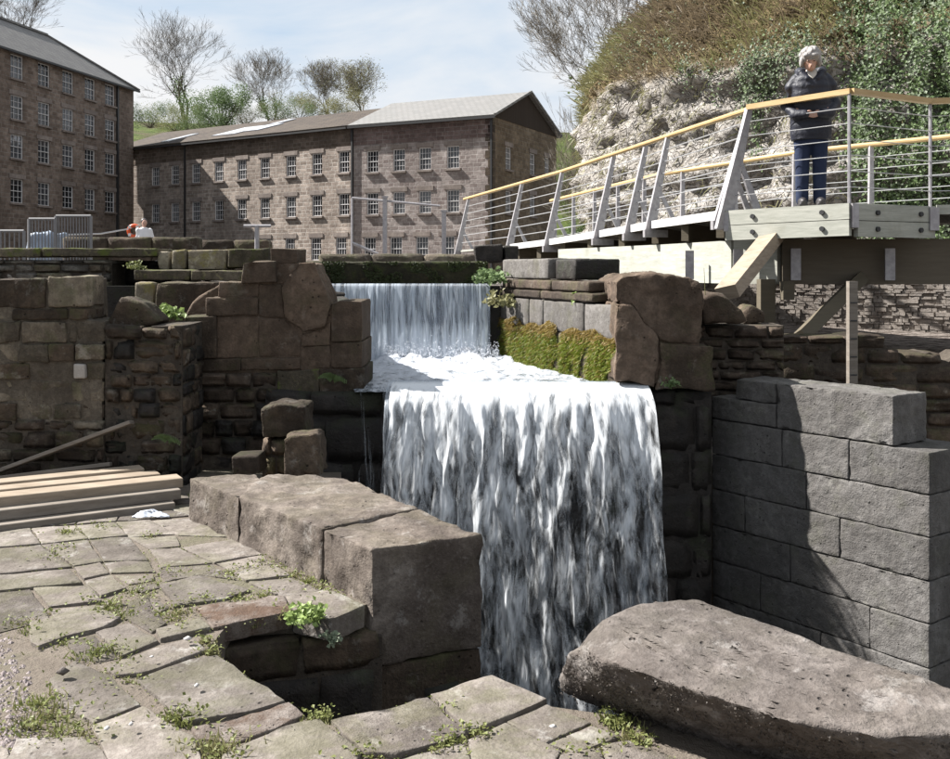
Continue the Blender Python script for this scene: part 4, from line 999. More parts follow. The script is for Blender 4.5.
col = t.mix(t.ramp(n2, [(.36, .75), (.52, 0)]), col, (.13,.105,.075))
col = t.mix(t.ramp(n3, [(.56, 0), (.68, .7)]), col, (.24,.21,.11))
soil = t.mix(t.ramp(n2, [(.35, 0), (.65, 1)]), (.13,.095,.05), (.27,.21,.11))
zz = t.math('ADD', z, t.math('MULTIPLY', t.math('SUBTRACT', t.noise(p, .7, 5, .7), .5), 3.0))
col = t.mix(t.ramp(t.math('MULTIPLY', zz, .1), [(.74, 0), (.82, 1)]), col, soil)
wob = t.n('ShaderNodeVectorMath', operation='ADD'); t.l(p, wob.inputs[0]); t.l(t.n('ShaderNodeTexNoise', Vector=p, Scale=1.5, Detail=3).outputs['Color'], wob.inputs[1])
def cracks(sc, th):
    v = t.n('ShaderNodeTexVoronoi', Vector=t.map(wob.outputs[0], (1,1,1.9)), Scale=sc, feature='DISTANCE_TO_EDGE').outputs['Distance']
    return t.ramp(v, [(0.0, 1), (th, 0)])
ck = t.math('MAXIMUM', t.math('MULTIPLY', cracks(.8, .07), t.ramp(n1, [(.4, .2), (.6, 1)])), t.math('MULTIPLY', cracks(2.2, .09), .7))
rockz = t.ramp(t.math('MULTIPLY', zz, .1), [(.74, 1), (.82, 0)])
ck = t.math('MULTIPLY', ck, rockz)
col = t.mix(t.math('MULTIPLY', ck, .45), col, (.12,.10,.075))
hgt = t.math('SUBTRACT', t.math('ADD', n2, t.math('MULTIPLY', n3, .7)), t.math('MULTIPLY', ck, .8))
M['cliff'] = t.pbr(col, .95, t.bump(hgt, 1.0, .15), .08)
cl = tag(mb.build('cliff', M['cliff'], smooth=True), kind='structure')

def leaf_mat(name, a, b, c=None):
    t = NT(name); p = t.pos()
    col = t.mix(t.ramp(t.noise(p, 2.2, 4, .7), [(.35, 0), (.65, 1)]), a, b)
    col = t.mix(t.math('MULTIPLY', t.noise(p, 31, 2), .8), col, c or b)
    t.pbr(col, .55, None, .3)
    tr = t.n('ShaderNodeBsdfTranslucent'); t.l(t.mix(1.0, col, ALB, 'MULTIPLY'), tr.inputs[0]); m = t.n('ShaderNodeMixShader'); m.inputs[0].default_value = .3
    t.l(t.p.outputs[0], m.inputs[1]); t.l(tr.outputs[0], m.inputs[2]); t.l(m.outputs[0], t.out.inputs[0]); return t.m
M['ivy'] = leaf_mat('ivy_leaves', (.06,.105,.03), (.16,.24,.075), (.24,.32,.15))
M['ivy_grey'] = leaf_mat('pale_ivy_leaves', (.11,.15,.075), (.21,.26,.15), (.30,.34,.24))
M['bracken'] = leaf_mat('dead_bracken', (.15,.105,.065), (.29,.22,.145), (.24,.20,.12))
M['grass'] = leaf_mat('rough_grass', (.10,.14,.03), (.22,.26,.07), (.28,.27,.10))
M['straw'] = leaf_mat('straw_grass', (.26,.23,.10), (.38,.34,.18), (.20,.22,.08))
def px_of(v): return CX+v.x/v.y*FPX, HY-(v.z-CAMZ)/v.y*FPX
rr = random.Random(11)
def leafq(mb, p, n, s, rr):
    """a small bent leaf roughly facing n"""
    n = (n+Vector((rr.gauss(0,.5), rr.gauss(0,.5), rr.gauss(0,.5)))).normalized()
    u = n.cross(Vector((rr.gauss(0,1), rr.gauss(0,1), rr.gauss(0,1)))).normalized(); w = n.cross(u)
    mb.add([p-u*s*.5, p+w*s*.45+n*s*.1, p+u*s*.6-n*s*.15, p-w*s*.45+n*s*.1], [(0,1,2,3)])
def blade(mb, p, tip, w, rr):
    d = tip-p; sx = d.cross(Vector((rr.gauss(0,1), rr.gauss(0,1), rr.gauss(0,1)))).normalized()*w
    m = p+d*.55+Vector((0,0,d.length*.06)); mb.add([p-sx, p+sx, m+sx*.7, m-sx*.7, tip], [(0,1,2,3),(3,2,4)])
ivy, ivg, brk, strw = MB(), MB(), MB(), MB()
tries = 0
while tries < 90000:
    tries += 1
    s = rr.uniform(12, cum[-1]-6); v = rr.random()**.8*2.3
    q, inn = cliff_pt(s, v); px, py = px_of(q)
    if not (540 < px < 1080 and -60 < py < 300): continue
    out = Vector((-inn.x, -inn.y, .25))
    col_ = noise.noise((px*.011, py*.0035, 1))+.6*noise.noise((px*.035, py*.008, 5))
    clump = noise.noise((q.x*.8, q.y*.8, q.z*.5))
    stripe = noise.noise((px*.055, py*.006, 9))+.5*noise.noise((px*.13, py*.01, 3))
    right = ss(835, 865, px+14*noise.noise((py*.03, 2, 0)))*ss(-80, 60, py+.25*(px-840)+18*noise.noise((px*.05, 0, 0)))
    if rr.random() < right*(.98 if clump > -.35 else .35):
        for k in range(8):
            leafq(ivy if rr.random() < .72-stripe*.5 else ivg, q+out*(rr.uniform(.0,.18)+.6*max(0, stripe))+Vector((rr.gauss(0,.09), rr.gauss(0,.09), rr.gauss(0,.3))), out, rr.uniform(.06,.12), rr)
        continue
    # hanging ivy patches along the brow of the rock
    brow = ss(.72, .88, v)*ss(1.12, 1.0, v)*ss(.1, .35, col_+.03)*.6+.16*ss(1.0,1.1,v)*ss(.0,.4,clump)
    drop = ss(.45, .8, v)*ss(1.05, .9, v)*ss(.38, .6, col_)*ss(680, 760, px)
    if rr.random() < max(brow, drop):
        for k in range(8):
            leafq(ivg if rr.random() < .7 else ivy, q+out*rr.uniform(.02,.3)+Vector((rr.gauss(0,.12), rr.gauss(0,.12), rr.gauss(0,.22))), out, rr.uniform(.05,.11), rr)
    elif v > 1.0:
        for k in range(3):
            p0 = q+Vector((rr.gauss(0,.2), rr.gauss(0,.2), rr.gauss(0,.08)))
            h = rr.uniform(.25, .75); tip = p0+out*h*rr.uniform(.2,.8)+Vector((rr.gauss(0,.2), rr.gauss(0,.2), h*rr.uniform(-.3,.6)))
            green = ss(660, 590, px)*.8+ss(-.1,.35,noise.noise((q.x*.5, q.y*.5, 7)))*.75
            blade(strw if rr.random() < green else brk, p0, tip, .018, rr)
    elif rr.random() < .10:
        for k in range(2):
            p0 = q+Vector((rr.gauss(0,.1), rr.gauss(0,.1), 0)); blade(strw, p0, p0+out*.2+Vector((rr.gauss(0,.1), rr.gauss(0,.1), -rr.uniform(.0,.5))), .014, rr)
# fallen bracken fronds make bushier lumps on the slope
for i in range(420):
    s = rr.uniform(16, cum[-1]-8); v = rr.uniform(1.05, 2.2); q, inn = cliff_pt(s, v); px, py = px_of(q)
    if not (600 < px < 1000 and -60 < py < 160): continue
    out = Vector((-inn.x, -inn.y, .6)).normalized()
    for k in range(34):
        dv = Vector((rr.gauss(0,1), rr.gauss(0,1), rr.gauss(0,1))).normalized(); dv = (dv+out*.9).normalized()
        blade(brk, q+dv*.05, q+dv*rr.uniform(.3,.75)+Vector((0,0,-.12)), .014, rr)
tag(ivy.build('ivy', M['ivy']), 'dense green ivy hanging down the right part of the cliff', 'ivy', kind='stuff')
tag(ivg.build('pale_ivy', M['ivy_grey']), 'pale grey green ivy draped along the brow of the rock face', 'ivy', kind='stuff')
tag(brk.build('bracken', M['bracken']), 'brown dead bracken covering the slope above the cliff', 'bracken', kind='stuff')
tag(strw.build('rough_grass', M['straw']), 'yellow green rough grass hanging over the left edge of the cliff', 'grass', kind='stuff')

# ================================================================== bare trees
t = NT('bark'); p = t.pos(); M['bark'] = t.pbr(t.mix(t.ramp(t.noise(p, 3, 4), [(.35,0),(.65,1)]), (.085,.07,.052), (.17,.145,.11)), .9, t.bump(t.noise(p, 12, 4), .6, .05), .1)
M['bark_pale'] = None
t = NT('pale_bark'); p = t.pos(); M['bark_pale'] = t.pbr(t.mix(t.ramp(t.noise(p, 3, 4), [(.35,0),(.65,1)]), (.15,.13,.10), (.26,.23,.18)), .9, t.bump(t.noise(p, 12, 4), .6, .05), .1)
def bare_tree(name, base, h, spread, seed, label, stems=1, ivy_h=0, lean=Vector((0,0,0)), twig=.014, depth=6, mat='bark', bud=None, budn=0, group=None, droop=0.0, cat='tree'):
    rr = random.Random(seed); root = empty(name, base, label, cat, group); base = Vector(base)
    tr, tw = MB(), MB(); tips = []
    def grow(p, d, L, r, k):
        n = 3 if k > 1 else 2; pts = [p]; q = p; dd = d
        for i in range(n):
            dd = (dd+Vector((rr.gauss(0,.16), rr.gauss(0,.16), rr.gauss(0,.12)+.09-droop*(depth-k)*.04))).normalized(); q = q+dd*L/n; pts.append(q)
        r2 = max(r*.62, twig*.5)
        (tr if k >= depth-1 else tw).tube(pts, [r+(r2-r)*i/n for i in range(n+1)], 6 if k >= depth-1 else 3, cap=False)
        if k <= 0: tips.append(q); return
        if 2 <= k < depth:
            for pp in pts[1:-1]:
                if rr.random() < .55:
                    a = Vector((rr.gauss(0,1), rr.gauss(0,1), rr.gauss(0,.5))).normalized(); grow(pp, (dd*.5+a*.8).normalized(), L*rr.uniform(.4,.65), max(r2*.4, twig*.5), k-2)
        m = rr.choice((2,2,3)) if k < depth else rr.choice((3,4))
        for i in range(m):
            a = Vector((rr.gauss(0,1), rr.gauss(0,1), rr.gauss(0,.55)))
            ndir = (dd*1.0+a.normalized()*spread*.85*rr.uniform(.5,1.2)+lean*.25).normalized()
            f = rr.uniform(.45, 1.0) if i else 1.0
            pp = pts[-1] if f > .8 else pts[-2].lerp(pts[-1], rr.random())
            grow(pp, ndir, L*rr.uniform(.70,.90), max(r2*rr.uniform(.6,.85), twig*.5), k-1)
    for s in range(stems):
        d = Vector((rr.gauss(0,.22) if stems > 1 else rr.gauss(0,.06), rr.gauss(0,.15), 1)).normalized()+lean*.3
        grow(base+Vector((rr.gauss(0,.25), rr.gauss(0,.25), -.3)) if stems > 1 else base-Vector((0,0,.3)), d.normalized(), h*.20, h*.011, depth)
    keep_o = tr.build('trunk', M[mat], root); tw.build('crown', M[mat], root)
    if ivy_h:
        iv = MB()
        for i in range(int(1300*ivy_h)):
            z = rr.random()**1.2*ivy_h*h; vtx = rr.choice(tr.v); q = Vector(vtx)
            if q.z > base.z+ivy_h*h: continue
            leafq(iv, q+Vector((rr.gauss(0,.2), rr.gauss(0,.2), rr.gauss(0,.3))), Vector((rr.gauss(0,1),-1,.4)), rr.uniform(.10,.22), rr)
        iv.build('climbing_ivy', M['ivy'], root)
    if budn:
        bd_ = MB()
        for i in range(budn):
            q = rr.choice(tips); leafq(bd_, q+Vector((rr.gauss(0,.2), rr.gauss(0,.2), rr.gauss(0,.2))), Vector((0,-1,.3)), rr.uniform(.08,.16), rr)
        tag(bd_.build('buds', M[bud], root), kind='stuff')
    return root
def onhill(px, y, Y=None): return Vector(((px-CX)/FPX*Y, Y, terr((px-CX)/FPX*Y, Y)-.2))
bare_tree('bare_tree', P(187, 128, 106), 15.5, .62, 5, 'tall bare double trunk tree with ivy, rising behind the long brown roof', stems=3, ivy_h=.45, depth=7, twig=.015)
bare_tree('bare_tree', P(270, 122, 108), 10, .62, 8, 'smaller rounded bare tree right of the tall ivy clad one', stems=3, ivy_h=.3, depth=7, twig=.015, mat='bark_pale')
bare_tree('bare_tree', P(328, 116, 112), 8, .6, 21, 'low bare tree just left of the pale slate roof', stems=3, depth=7, twig=.015, mat='bark_pale', bud='straw', budn=500)
bare_tree('bare_tree', P(363, 114, 116), 8.2, .7, 33, 'hazy rounded tree in bud above the pale slate roof', stems=4, depth=7, twig=.015, mat='bark_pale', bud='straw', budn=2600)
bare_tree('bare_tree', P(22, 70, 104), 15, .6, 41, 'bare tree top showing over the tall mill roof', stems=2, depth=7, twig=.015)
bare_tree('bare_tree', Vector((5.9, 42.0, 7.6)), 8.5, .6, 52, 'leaning bare tree on top of the cliff edge with branches over the sky', stems=2, depth=8, twig=.010, lean=Vector((-.55,0,.1)), mat='bark_pale', ivy_h=.35)
bare_tree('bare_tree', Vector((4.95, 46.0, 1.4)), 9.5, .34, 57, 'slim bare tree between the gable end and the cliff', stems=3, depth=7, twig=.010, mat='bark_pale', ivy_h=.4)
bare_tree('bare_tree', Vector((5.25, 50.0, 1.4)), 7.5, .36, 63, 'low twiggy tree close beside the shaded gable end', stems=3, depth=7, twig=.011, mat='bark', ivy_h=.3)
def bush(base, w, h, n, mat, label, seed, cat='shrub', group=None):
    rr = random.Random(seed); root = empty('shrub', base, label, cat, group); mb = MB(); st = MB(); base = Vector(base)
    cl_ = [(Vector((rr.gauss(0,.42)*w, rr.gauss(0,.3)*w, h*rr.uniform(.05,.8))), rr.uniform(.24,.42)*min(w,h)) for _ in range(16)]
    for c, r in cl_:
        st.tube([base, base+c*.6+Vector((0,0,-.05*h)), base+c*.85], [.012*h, .008*h, .004*h], 4, cap=False)
        for i in range(n//4):
            v = Vector((rr.gauss(0,1), rr.gauss(0,1), rr.gauss(0,1))).normalized()*r*rr.random()**.35
            leafq(mb, base+c+v, v, rr.uniform(.08,.17)*max(.5, h/5), rr)
    mb.build('foliage', M[mat], root); st.build('stems', M['bark'], root); return root
bush(P(222,130,100), 3.4, 4.6, 2600, 'ivy', 'dark evergreen shrub between the two bare trees behind the brown roof', 3)
bush(P(150,128,101), 4.4, 2.6, 2200, 'ivy', 'dark low shrub beside the tall mill corner', 4)
bush(P(175,131,98), 4.2, 2.6, 1800, 'grass', 'bright green scrub at the foot of the tall ivy clad tree', 5)
bush(P(300,120,105), 5, 2.8, 2000, 'straw', 'brown green scrub showing above the middle of the brown roof', 6)
bush(P(335,117,108), 5, 3.0, 2200, 'straw', 'hazy scrub just left of the pale slate roof', 14)
bush(P(275,121,103), 4, 2.4, 1800, 'ivy', 'dark low scrub under the smaller rounded bare tree', 15)
bush(P(200,131,97), 4, 2.4, 1800, 'ivy', 'dark ivy scrub right below the tall ivy clad tree', 16)
bush(P(245,126,104), 4, 2.6, 1600, 'straw', 'thin scrub below the smaller rounded bare tree', 9)
bush(Vector((5.0,43.5,1.2)), 1.5, 3.2, 2200, 'ivy', 'dark green ivy bush at the left foot of the cliff', 7)

# ================================================================== footbridge
t = NT('treated_timber'); p = t.pos()
gn = t.noise(t.map(p, (3,3,26)), 1.0, 5, .65, .4)
col = t.mix(t.ramp(gn, [(.3,0),(.7,1)]), (.33,.335,.275), (.49,.485,.41))
col = t.mix(t.ramp(t.noise(p, 4, 4, .6), [(.56,0),(.7,.4)]), col, (.30,.29,.22))
M['timber_green'] = t.pbr(col, .75, t.bump(gn, .25, .01), .25)
t = NT('dark_timber'); p = t.pos(); gn = t.noise(t.map(p, (4,4,26)), 1.0, 5, .65, .4)
M['timber_dark'] = t.pbr(t.mix(gn, (.10,.085,.06), (.17,.145,.10)), .85, t.bump(gn, .3, .01), .15)
t = NT('shaded_timber'); p = t.pos(); gn = t.noise(t.map(p, (3,3,26)), 1.0, 5, .65, .4)
M['timber_shaded'] = t.pbr(t.mix(gn, (.12,.098,.07), (.20,.17,.125)), .85, t.bump(gn, .3, .01), .15)  # same timber as the pale beams, with shade put into its colour
t = NT('oak_rail'); p = t.pos(); gn = t.noise(t.map(p, (5,5,40)), 1.0, 5, .6, .6)
M['rail'] = t.pbr(t.mix(t.ramp(gn, [(.3,0),(.7,1)]), (.44,.29,.12), (.60,.43,.21)), .5, t.bump(gn, .15, .005), .35)
t = NT('galvanised_steel'); p = t.pos(); M['steel'] = t.pbr(t.mix(t.ramp(t.noise(p, 18, 4), [(.35,0),(.65,1)]), (.34,.32,.32), (.46,.44,.43)), .5, None, .45, .35)
t = NT('wire_rope'); M['wire'] = t.pbr((.62,.62,.6), .35, None, .5, .6)
t = NT('weathered_plank'); p = t.pos(); gn = t.noise(t.map(p, (2.5,6,30)), 1.0, 5, .65, .5)
M['plank'] = t.pbr(t.mix(t.ramp(gn, [(.3,0),(.7,1)]), (.26,.205,.145), (.40,.33,.245)), .8, t.bump(gn, .4, .008), .2)
M['plank_grey'] = None
t = NT('silvered_plank'); p = t.pos(); gn = t.noise(t.map(p, (2.5,6,30)), 1.0, 5, .65, .5)
M['plank_grey'] = t.pbr(t.mix(t.ramp(gn, [(.3,0),(.7,1)]), (.17,.145,.115), (.28,.245,.20)), .85, t.bump(gn, .4, .008), .15)

fb = empty('footbridge', (2.5, 13, 1.4), 'timber and steel footbridge with wire railings and pale oak handrails', 'bridge')
F = [Vector(v) for v in ((-.33,22,2.03),(.68,18.5,2.06),(1.27,16.7,2.10),(1.88,14.9,2.17),(2.20,13.95,2.21),(2.38,13.3,2.235),(2.76,11.1,2.245))]
E = [Vector(v) for v in ((2.76,10.95,2.25),(3.75,10.0,2.27),(4.78,10.5,2.27),(8.2,9.7,2.27))]
RR = [Vector(v) for v in ((1.72,22.7,2.03),(3.2,17.4,2.12),(4.85,14.9,2.22),(6.4,13.4,2.25),(9.0,12.9,2.27))]
def part(mb, name, mat, parent=fb, **k): return mb.build(name, M[mat] if isinstance(mat, str) else mat, parent, **k)
# deck: boards across, from front edge to rear edge
front = F+E; 
def along(path, k):
    ls = [(b-a).length for a, b in zip(path, path[1:])]; tot = sum(ls); d = k*tot
    for a, b, l in zip(path, path[1:], ls):
        if d <= l+1e-6: return a.lerp(b, d/l)
        d -= l
    return path[-1]
nb = 120
for i in range(nb):
    a0, a1 = along(front, i/nb), along(front, (i+.94)/nb); b0, b1 = along(RR, i/nb), along(RR, (i+.94)/nb)
    mb = MB(); dz = Vector((0,0,-.035)); i_ = Vector((.02,.02,0))
    mb.add([a0+dz, a1+dz, b1+dz, b0+dz, a0, a1, b1, b0], [(3,2,1,0),(4,5,6,7),(0,1,5,4),(1,2,6,5),(2,3,7,6),(3,0,4,7)]); part(mb, 'deck_board', 'timber_green')
for a, b in zip(F[1:], F[2:]):
    mb = MB(); mb.bar(a+Vector((-.03,-.01,-.035)), b+Vector((-.03,-.01,-.035)), .04, .10); part(mb, 'deck_edge', 'white')
mb = MB(); mb.bar(E[2]+Vector((.05,-.03,-.04)), E[3]+Vector((0,-.03,-.04)), .04, .10); part(mb, 'deck_edge', 'timber_green')
# main beams
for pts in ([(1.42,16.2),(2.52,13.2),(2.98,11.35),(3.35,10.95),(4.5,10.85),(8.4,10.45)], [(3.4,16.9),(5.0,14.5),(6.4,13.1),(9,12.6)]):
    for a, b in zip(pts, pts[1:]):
        mb = MB(); mb.bar((*a, 1.69), (*b, 1.69), .16, .49); part(mb, 'beam', 'timber_green' if a[1] > 11 and a[0] < 3.3 else 'timber_shaded')
# second board line on the beam, bolted plate at the joint
for px, Y in ((690, 12.0), (738, 11.2), (795, 10.86), (888, 10.78)):
    mb = MB(); c = P(px, 262, Y); mb.box((c.x-.03, c.y-.12, 1.66), (.10, .05, .34), -.2); part(mb, 'joint_plate', 'steel')
# cross joists under the deck
for i in range(14):
    a, b = along(front, .1+i*.06), along(RR, .1+i*.06); d = (b-a).normalized()
    mb = MB(); mb.bar(a+d*.05-Vector((0,0,.17)), b-d*.05-Vector((0,0,.17)), .09, .22); part(mb, 'joist', 'timber_dark')
# platform fascia boards with bolts
def fascia(a, b, name='fascia_board', mat='timber_green'):
    for k in range(2):
        mb = MB(); z = -.085-k*.165; mb.bar(a+Vector((0,0,z)), b+Vector((0,0,z)), .06, .158); fo_ = part(mb, name, mat)
        d = (b-a).normalized(); n = Vector((d.y, -d.x, 0))
        for f in (.24, .80):
            q = a.lerp(b, f)+Vector((0,0,z))+n*.03; bo = MB(); bo.tube([q, q+n*.022], .026, 8)
            ob = part(bo, 'bolt', 'iron'); ob.parent = fo_; ob.matrix_parent_inverse = fo_.matrix_basis.inverted() @ Matrix.Translation(-Vector(fb.location)) if False else Matrix.Identity(4)
fascia(E[0]+Vector((-.02,-.06,0)), E[1]+Vector((-.02,-.06,0))); fascia(E[1]+Vector((.05,-.02,-.01)), E[2]+Vector((0,-.06,-.01)), 'fascia_board', 'timber_green')
mb = MB(); mb.box((3.765, 9.975, 2.14), (.07, .12, .24), .2); part(mb, 'corner_plate', 'steel')
mb = MB(); mb.box((4.76, 10.40, 2.13), (.10, .08, .24), .1); part(mb, 'corner_plate', 'steel')
mb = MB(); mb.box((2.77, 10.88, 2.12), (.10, .09, .2), -.6); part(mb, 'corner_plate', 'steel')
# leaning plate posts on the approach
tops = []
lean = Vector((.19, .03, 1.13))
def plate(a, b, w0, w1, th, d):                         # tapered flat post from a to b; w along d
    mb = MB(); n = Vector((d.y, -d.x, 0)).normalized()*th/2; d = d.normalized()
    mb.add([a-d*w0/2-n, a+d*w0/2-n, a+d*w0/2+n, a-d*w0/2+n, b-d*w1/2-n, b+d*w1/2-n, b+d*w1/2+n, b-d*w1/2+n], [(3,2,1,0),(4,5,6,7),(0,1,5,4),(1,2,6,5),(2,3,7,6),(3,0,4,7)]); return mb
for i, f in enumerate(F):
    d = Vector((.93, .3, 0)); a = f+Vector((-.07,-.01,-.17)); b = f+lean
    if i == 6: b = f+Vector((.29,.0,1.16))
    tops.append(b); po = part(plate(a, b, .15, .06, .045, d), 'post', 'steel')
    m = a.lerp(b, .48); mb = plate(f+Vector((.30,.06,-.02)), m, .07, .05, .03, d); part(mb, 'strut', 'steel')
    if i > 1:
        mb = MB(); mb.box((f.x+.02, f.y, f.z-.15), (.34, .06, .10), .3); part(mb, 'bracket', 'steel')
rl = [tops[0]+Vector((-.1,.3,.0))]+tops
def rail(pts, name='handrail', r=.032):
    for a, b in zip(pts, pts[1:]):
        mb = MB(); mb.tube([a+Vector((0,0,.02)), b+Vector((0,0,.02))], r, 10); part(mb, name, 'rail', smooth=False)
rail([rl[0], rl[3], rl[6]]); 
mb = MB(); mb.tube([rl[6]+Vector((0,0,.02)), rl[7]+Vector((0,0,-.02))], .032, 10); part(mb, 'handrail', M['rail'])
# platform rail
H = Vector((0,0,1.12)); PT = [E[0]+Vector((.23,0,1.13)), E[1]+Vector((.02,.02,1.12)), E[2]+Vector((0,0,1.10)), E[3]+H]
for a, b in zip(PT, PT[1:]):
    mb = MB(); mb.bar(a, b, .075, .055); part(mb, 'handrail', 'rail')
for q in (E[1]+Vector((.0,.02,0)), E[2], E[3]):
    mb = MB(); mb.tube([q+Vector((0,0,-.25)), q+Vector((0,0,1.1))], .017, 6); part(mb, 'post', 'steel')
po = part(plate(E[0]+Vector((-.06,-.05,-.2)), E[0]+Vector((.24,0,1.12)), .19, .07, .05, Vector((.9,.4,0))), 'post', 'steel')
mb = plate(E[0]+Vector((.36,.1,0)), E[0]+Vector((.12,0,.6)), .11, .05, .03, Vector((.9,.4,0))); part(mb, 'strut', 'steel')
def wires(lo, hi, n=6, r=.0055):
    for k in range(1, n+1):
        f = k/(n+1); mb = MB(); mb.tube([a.lerp(b, f) for a, b in zip(lo, hi)], r, 5, cap=False); part(mb, 'wire', 'wire')
wires(F, tops, 6, .0075); wires([E[0]]+E[1:], PT, 6, .005)
# rear railing
RT_ = [q+Vector((0,0,1.12)) for q in RR]
rail(RT_, 'handrail', .036); wires(RR, RT_, 6, .006)
tot = 12
for i in range(tot):
    q = along(RR, .02+.96*i/(tot-1)); po = part(plate(q+Vector((0,0,-.1)), q+Vector((0,0,1.12)), .10, .06, .04, Vector((.9,.3,0))), 'post', 'steel')
# supports
mb = MB(); mb.bar(P(727,293,9.35), P(776,232,10.75), .21, .13, (-.62,-.75,.2)); part(mb, 'brace', 'plank')
mb = MB(); mb.bar(P(800,338,10.05), P(860,279,10.8), .13, .17, (0,-1,.2)); part(mb, 'brace', 'timber_dark')
mb = MB(); mb.box((P(766,0,10.9).x, 10.9, .95), (.16,.16,1.1)); part(mb, 'pier_post', 'timber_dark')
gp = MB(); c = P(852, 0, 8.9); gp.box((c.x, 8.9, .85), (.075,.075,1.30)); gpo = part(gp, 'gauge_post', 'plank_grey')
for k in range(7):
    mb = MB(); mb.box((c.x, 8.86, .35+k*.16), (.06,.006,.012)); ob = mb.build('graduation', M['iron']); ob.parent = gpo
mb = MB(); mb.box((c.x, 10.75, 1.38), (.12,.12,.2)); part(mb, 'pier_post', 'timber_dark')

# ================================================================== woman on the platform
def remesh_obj(mb, name, mat, parent, voxel=.014, smooth=6):
    me = mb.mesh(name); o = link(name, me, mat)
    m = o.modifiers.new('r', 'REMESH'); m.mode = 'VOXEL'; m.voxel_size = voxel
    s = o.modifiers.new('s', 'SMOOTH'); s.iterations = smooth; s.factor = .5
    dg = bpy.context.evaluated_depsgraph_get(); ev = o.evaluated_get(dg); me2 = bpy.data.meshes.new_from_object(ev)
    o.modifiers.clear(); o.data = me2; me2.materials.clear(); me2.materials.append(mat); me2.shade_smooth(); o.parent = parent
    return o
def ell(mb, c, r, n=14):
    vs = []; fs = []
    for j in range(n//2+1):
        th = math.pi*j/(n//2)
        for i in range(n):
            ph = 2*math.pi*i/n; vs.append((c[0]+r[0]*math.sin(th)*math.cos(ph), c[1]+r[1]*math.sin(th)*math.sin(ph), c[2]+r[2]*math.cos(th)))
    for j in range(n//2):
        for i in range(n): fs.append((j*n+i, (j+1)*n+i, (j+1)*n+(i+1) % n, j*n+(i+1) % n))
    mb.add(vs, fs)
def loft(mb, rings, n=18):                               # rings: (cx, cy, z, rx, ry)
    vs = []; fs = []
    for cx, cy, z, rx, ry in rings:
        for i in range(n):
            a = 2*math.pi*i/n; ca, sa = math.cos(a), math.sin(a)
            vs.append((cx+rx*abs(ca)**.85*(1 if ca > 0 else -1), cy+ry*abs(sa)**.85*(1 if sa > 0 else -1), z))
    m = len(rings)
    for j in range(m-1):
        for i in range(n): fs.append((j*n+i, j*n+(i+1) % n, (j+1)*n+(i+1) % n, (j+1)*n+i))
    fs += [tuple(range(n-1,-1,-1)), tuple((m-1)*n+i for i in range(n))]; mb.add(vs, fs)
def limb(mb, pts, rad): mb.tube(pts, rad, 12); [ell(mb, p, (r,)*3, 12) for p, r in zip(pts, rad)]
t = NT('skin'); M['skin'] = t.pbr((.56,.34,.25), .55, None, .35)
t = NT('navy_padded_jacket'); p = t.pos(); q = t.math('SINE', t.math('MULTIPLY', t.n('ShaderNodeSeparateXYZ', Vector=p).outputs['Z'], 75.0))
M['jacket'] = t.pbr(t.mix(t.noise(p, 9, 3), (.009,.010,.017), (.024,.026,.040)), .55, t.bump(t.math('ADD', t.math('MULTIPLY', q, .12), t.noise(p, 16, 4)), .7, .02), .35)
t = NT('jeans'); p = t.pos(); M['jeans'] = t.pbr(t.mix(t.noise(p, 14, 4), (.012,.017,.04), (.035,.05,.095)), .85, t.bump(t.noise(p, 20, 4), .5, .012), .2)
t = NT('grey_hair'); p = t.pos(); M['hair'] = t.pbr(t.mix(t.noise(t.map(p, (40,40,14)), 1, 4), (.22,.20,.18), (.52,.49,.45)), .6, t.bump(t.noise(t.map(p, (60,60,20)), 1, 3), .9, .01), .35)
t = NT('cream_top'); M['cream'] = t.pbr((.62,.58,.50), .8, None, .2)
t = NT('shoe_leather'); M['shoe'] = t.pbr((.05,.045,.045), .5, None, .4)
pe = empty('person', (3.56, 10.60, 2.27), 'person with short grey hair, dark padded jacket and jeans, looking down at the bridge rail', 'person')
pe.rotation_euler = (0, 0, R(-12))
b = MB()                                                # body, one continuous surface
loft(b, [(0,0,.86,.15,.11),(0,0,.95,.165,.12),(0,0,1.10,.13,.10),(0,-.01,1.25,.15,.11),(0,-.02,1.34,.135,.09),(0,-.02,1.40,.08,.065)])
for s in (-1, 1):
    limb(b, [(s*.08,0,.90),(s*.085,-.01,.50),(s*.085,.015,.09)], [.085,.06,.042]); 
    ell(b, (s*.088,-.05,.045), (.042,.115,.042))
    limb(b, [(s*.14,-.01,1.32),(s*.225,.01,1.09),(s*.12,-.155,.97)], [.045,.038,.03])
    ell(b, (s*.085,-.185,.965), (.045,.03,.035))
    for k in range(4): limb(b, [(s*.065,-.195,.985-k*.017),(s*.025,-.21,.978-k*.018),(s*.0,-.20,.972-k*.018)], [.0095,.009,.008])
    limb(b, [(s*.075,-.19,.975),(s*.05,-.215,.985),(s*.03,-.22,.985)], [.011,.010,.009])
limb(b, [(0,-.015,1.38),(-.01,-.07,1.49)], [.055,.05])
HC = Vector((-.02,-.105,1.55)); PIV = Vector((-.01,-.06,1.47))
def nod(mb, n0=0, a=R(24)):
    for i in range(n0, len(mb.v)):
        x, y, z = mb.v[i]; y -= PIV.y; z -= PIV.z
        mb.v[i] = (x, PIV.y+y*math.cos(a)-z*math.sin(a), PIV.z+y*math.sin(a)+z*math.cos(a))
head0 = len(b.v)
ell(b, HC, (.073,.088,.108)); ell(b, HC+Vector((0,-.045,-.055)), (.048,.045,.05))
nz = HC+Vector((0,-.095,-.025)); ell(b, nz, (.014,.02,.024)); ell(b, HC+Vector((0,-.083,-.065)), (.026,.012,.009))
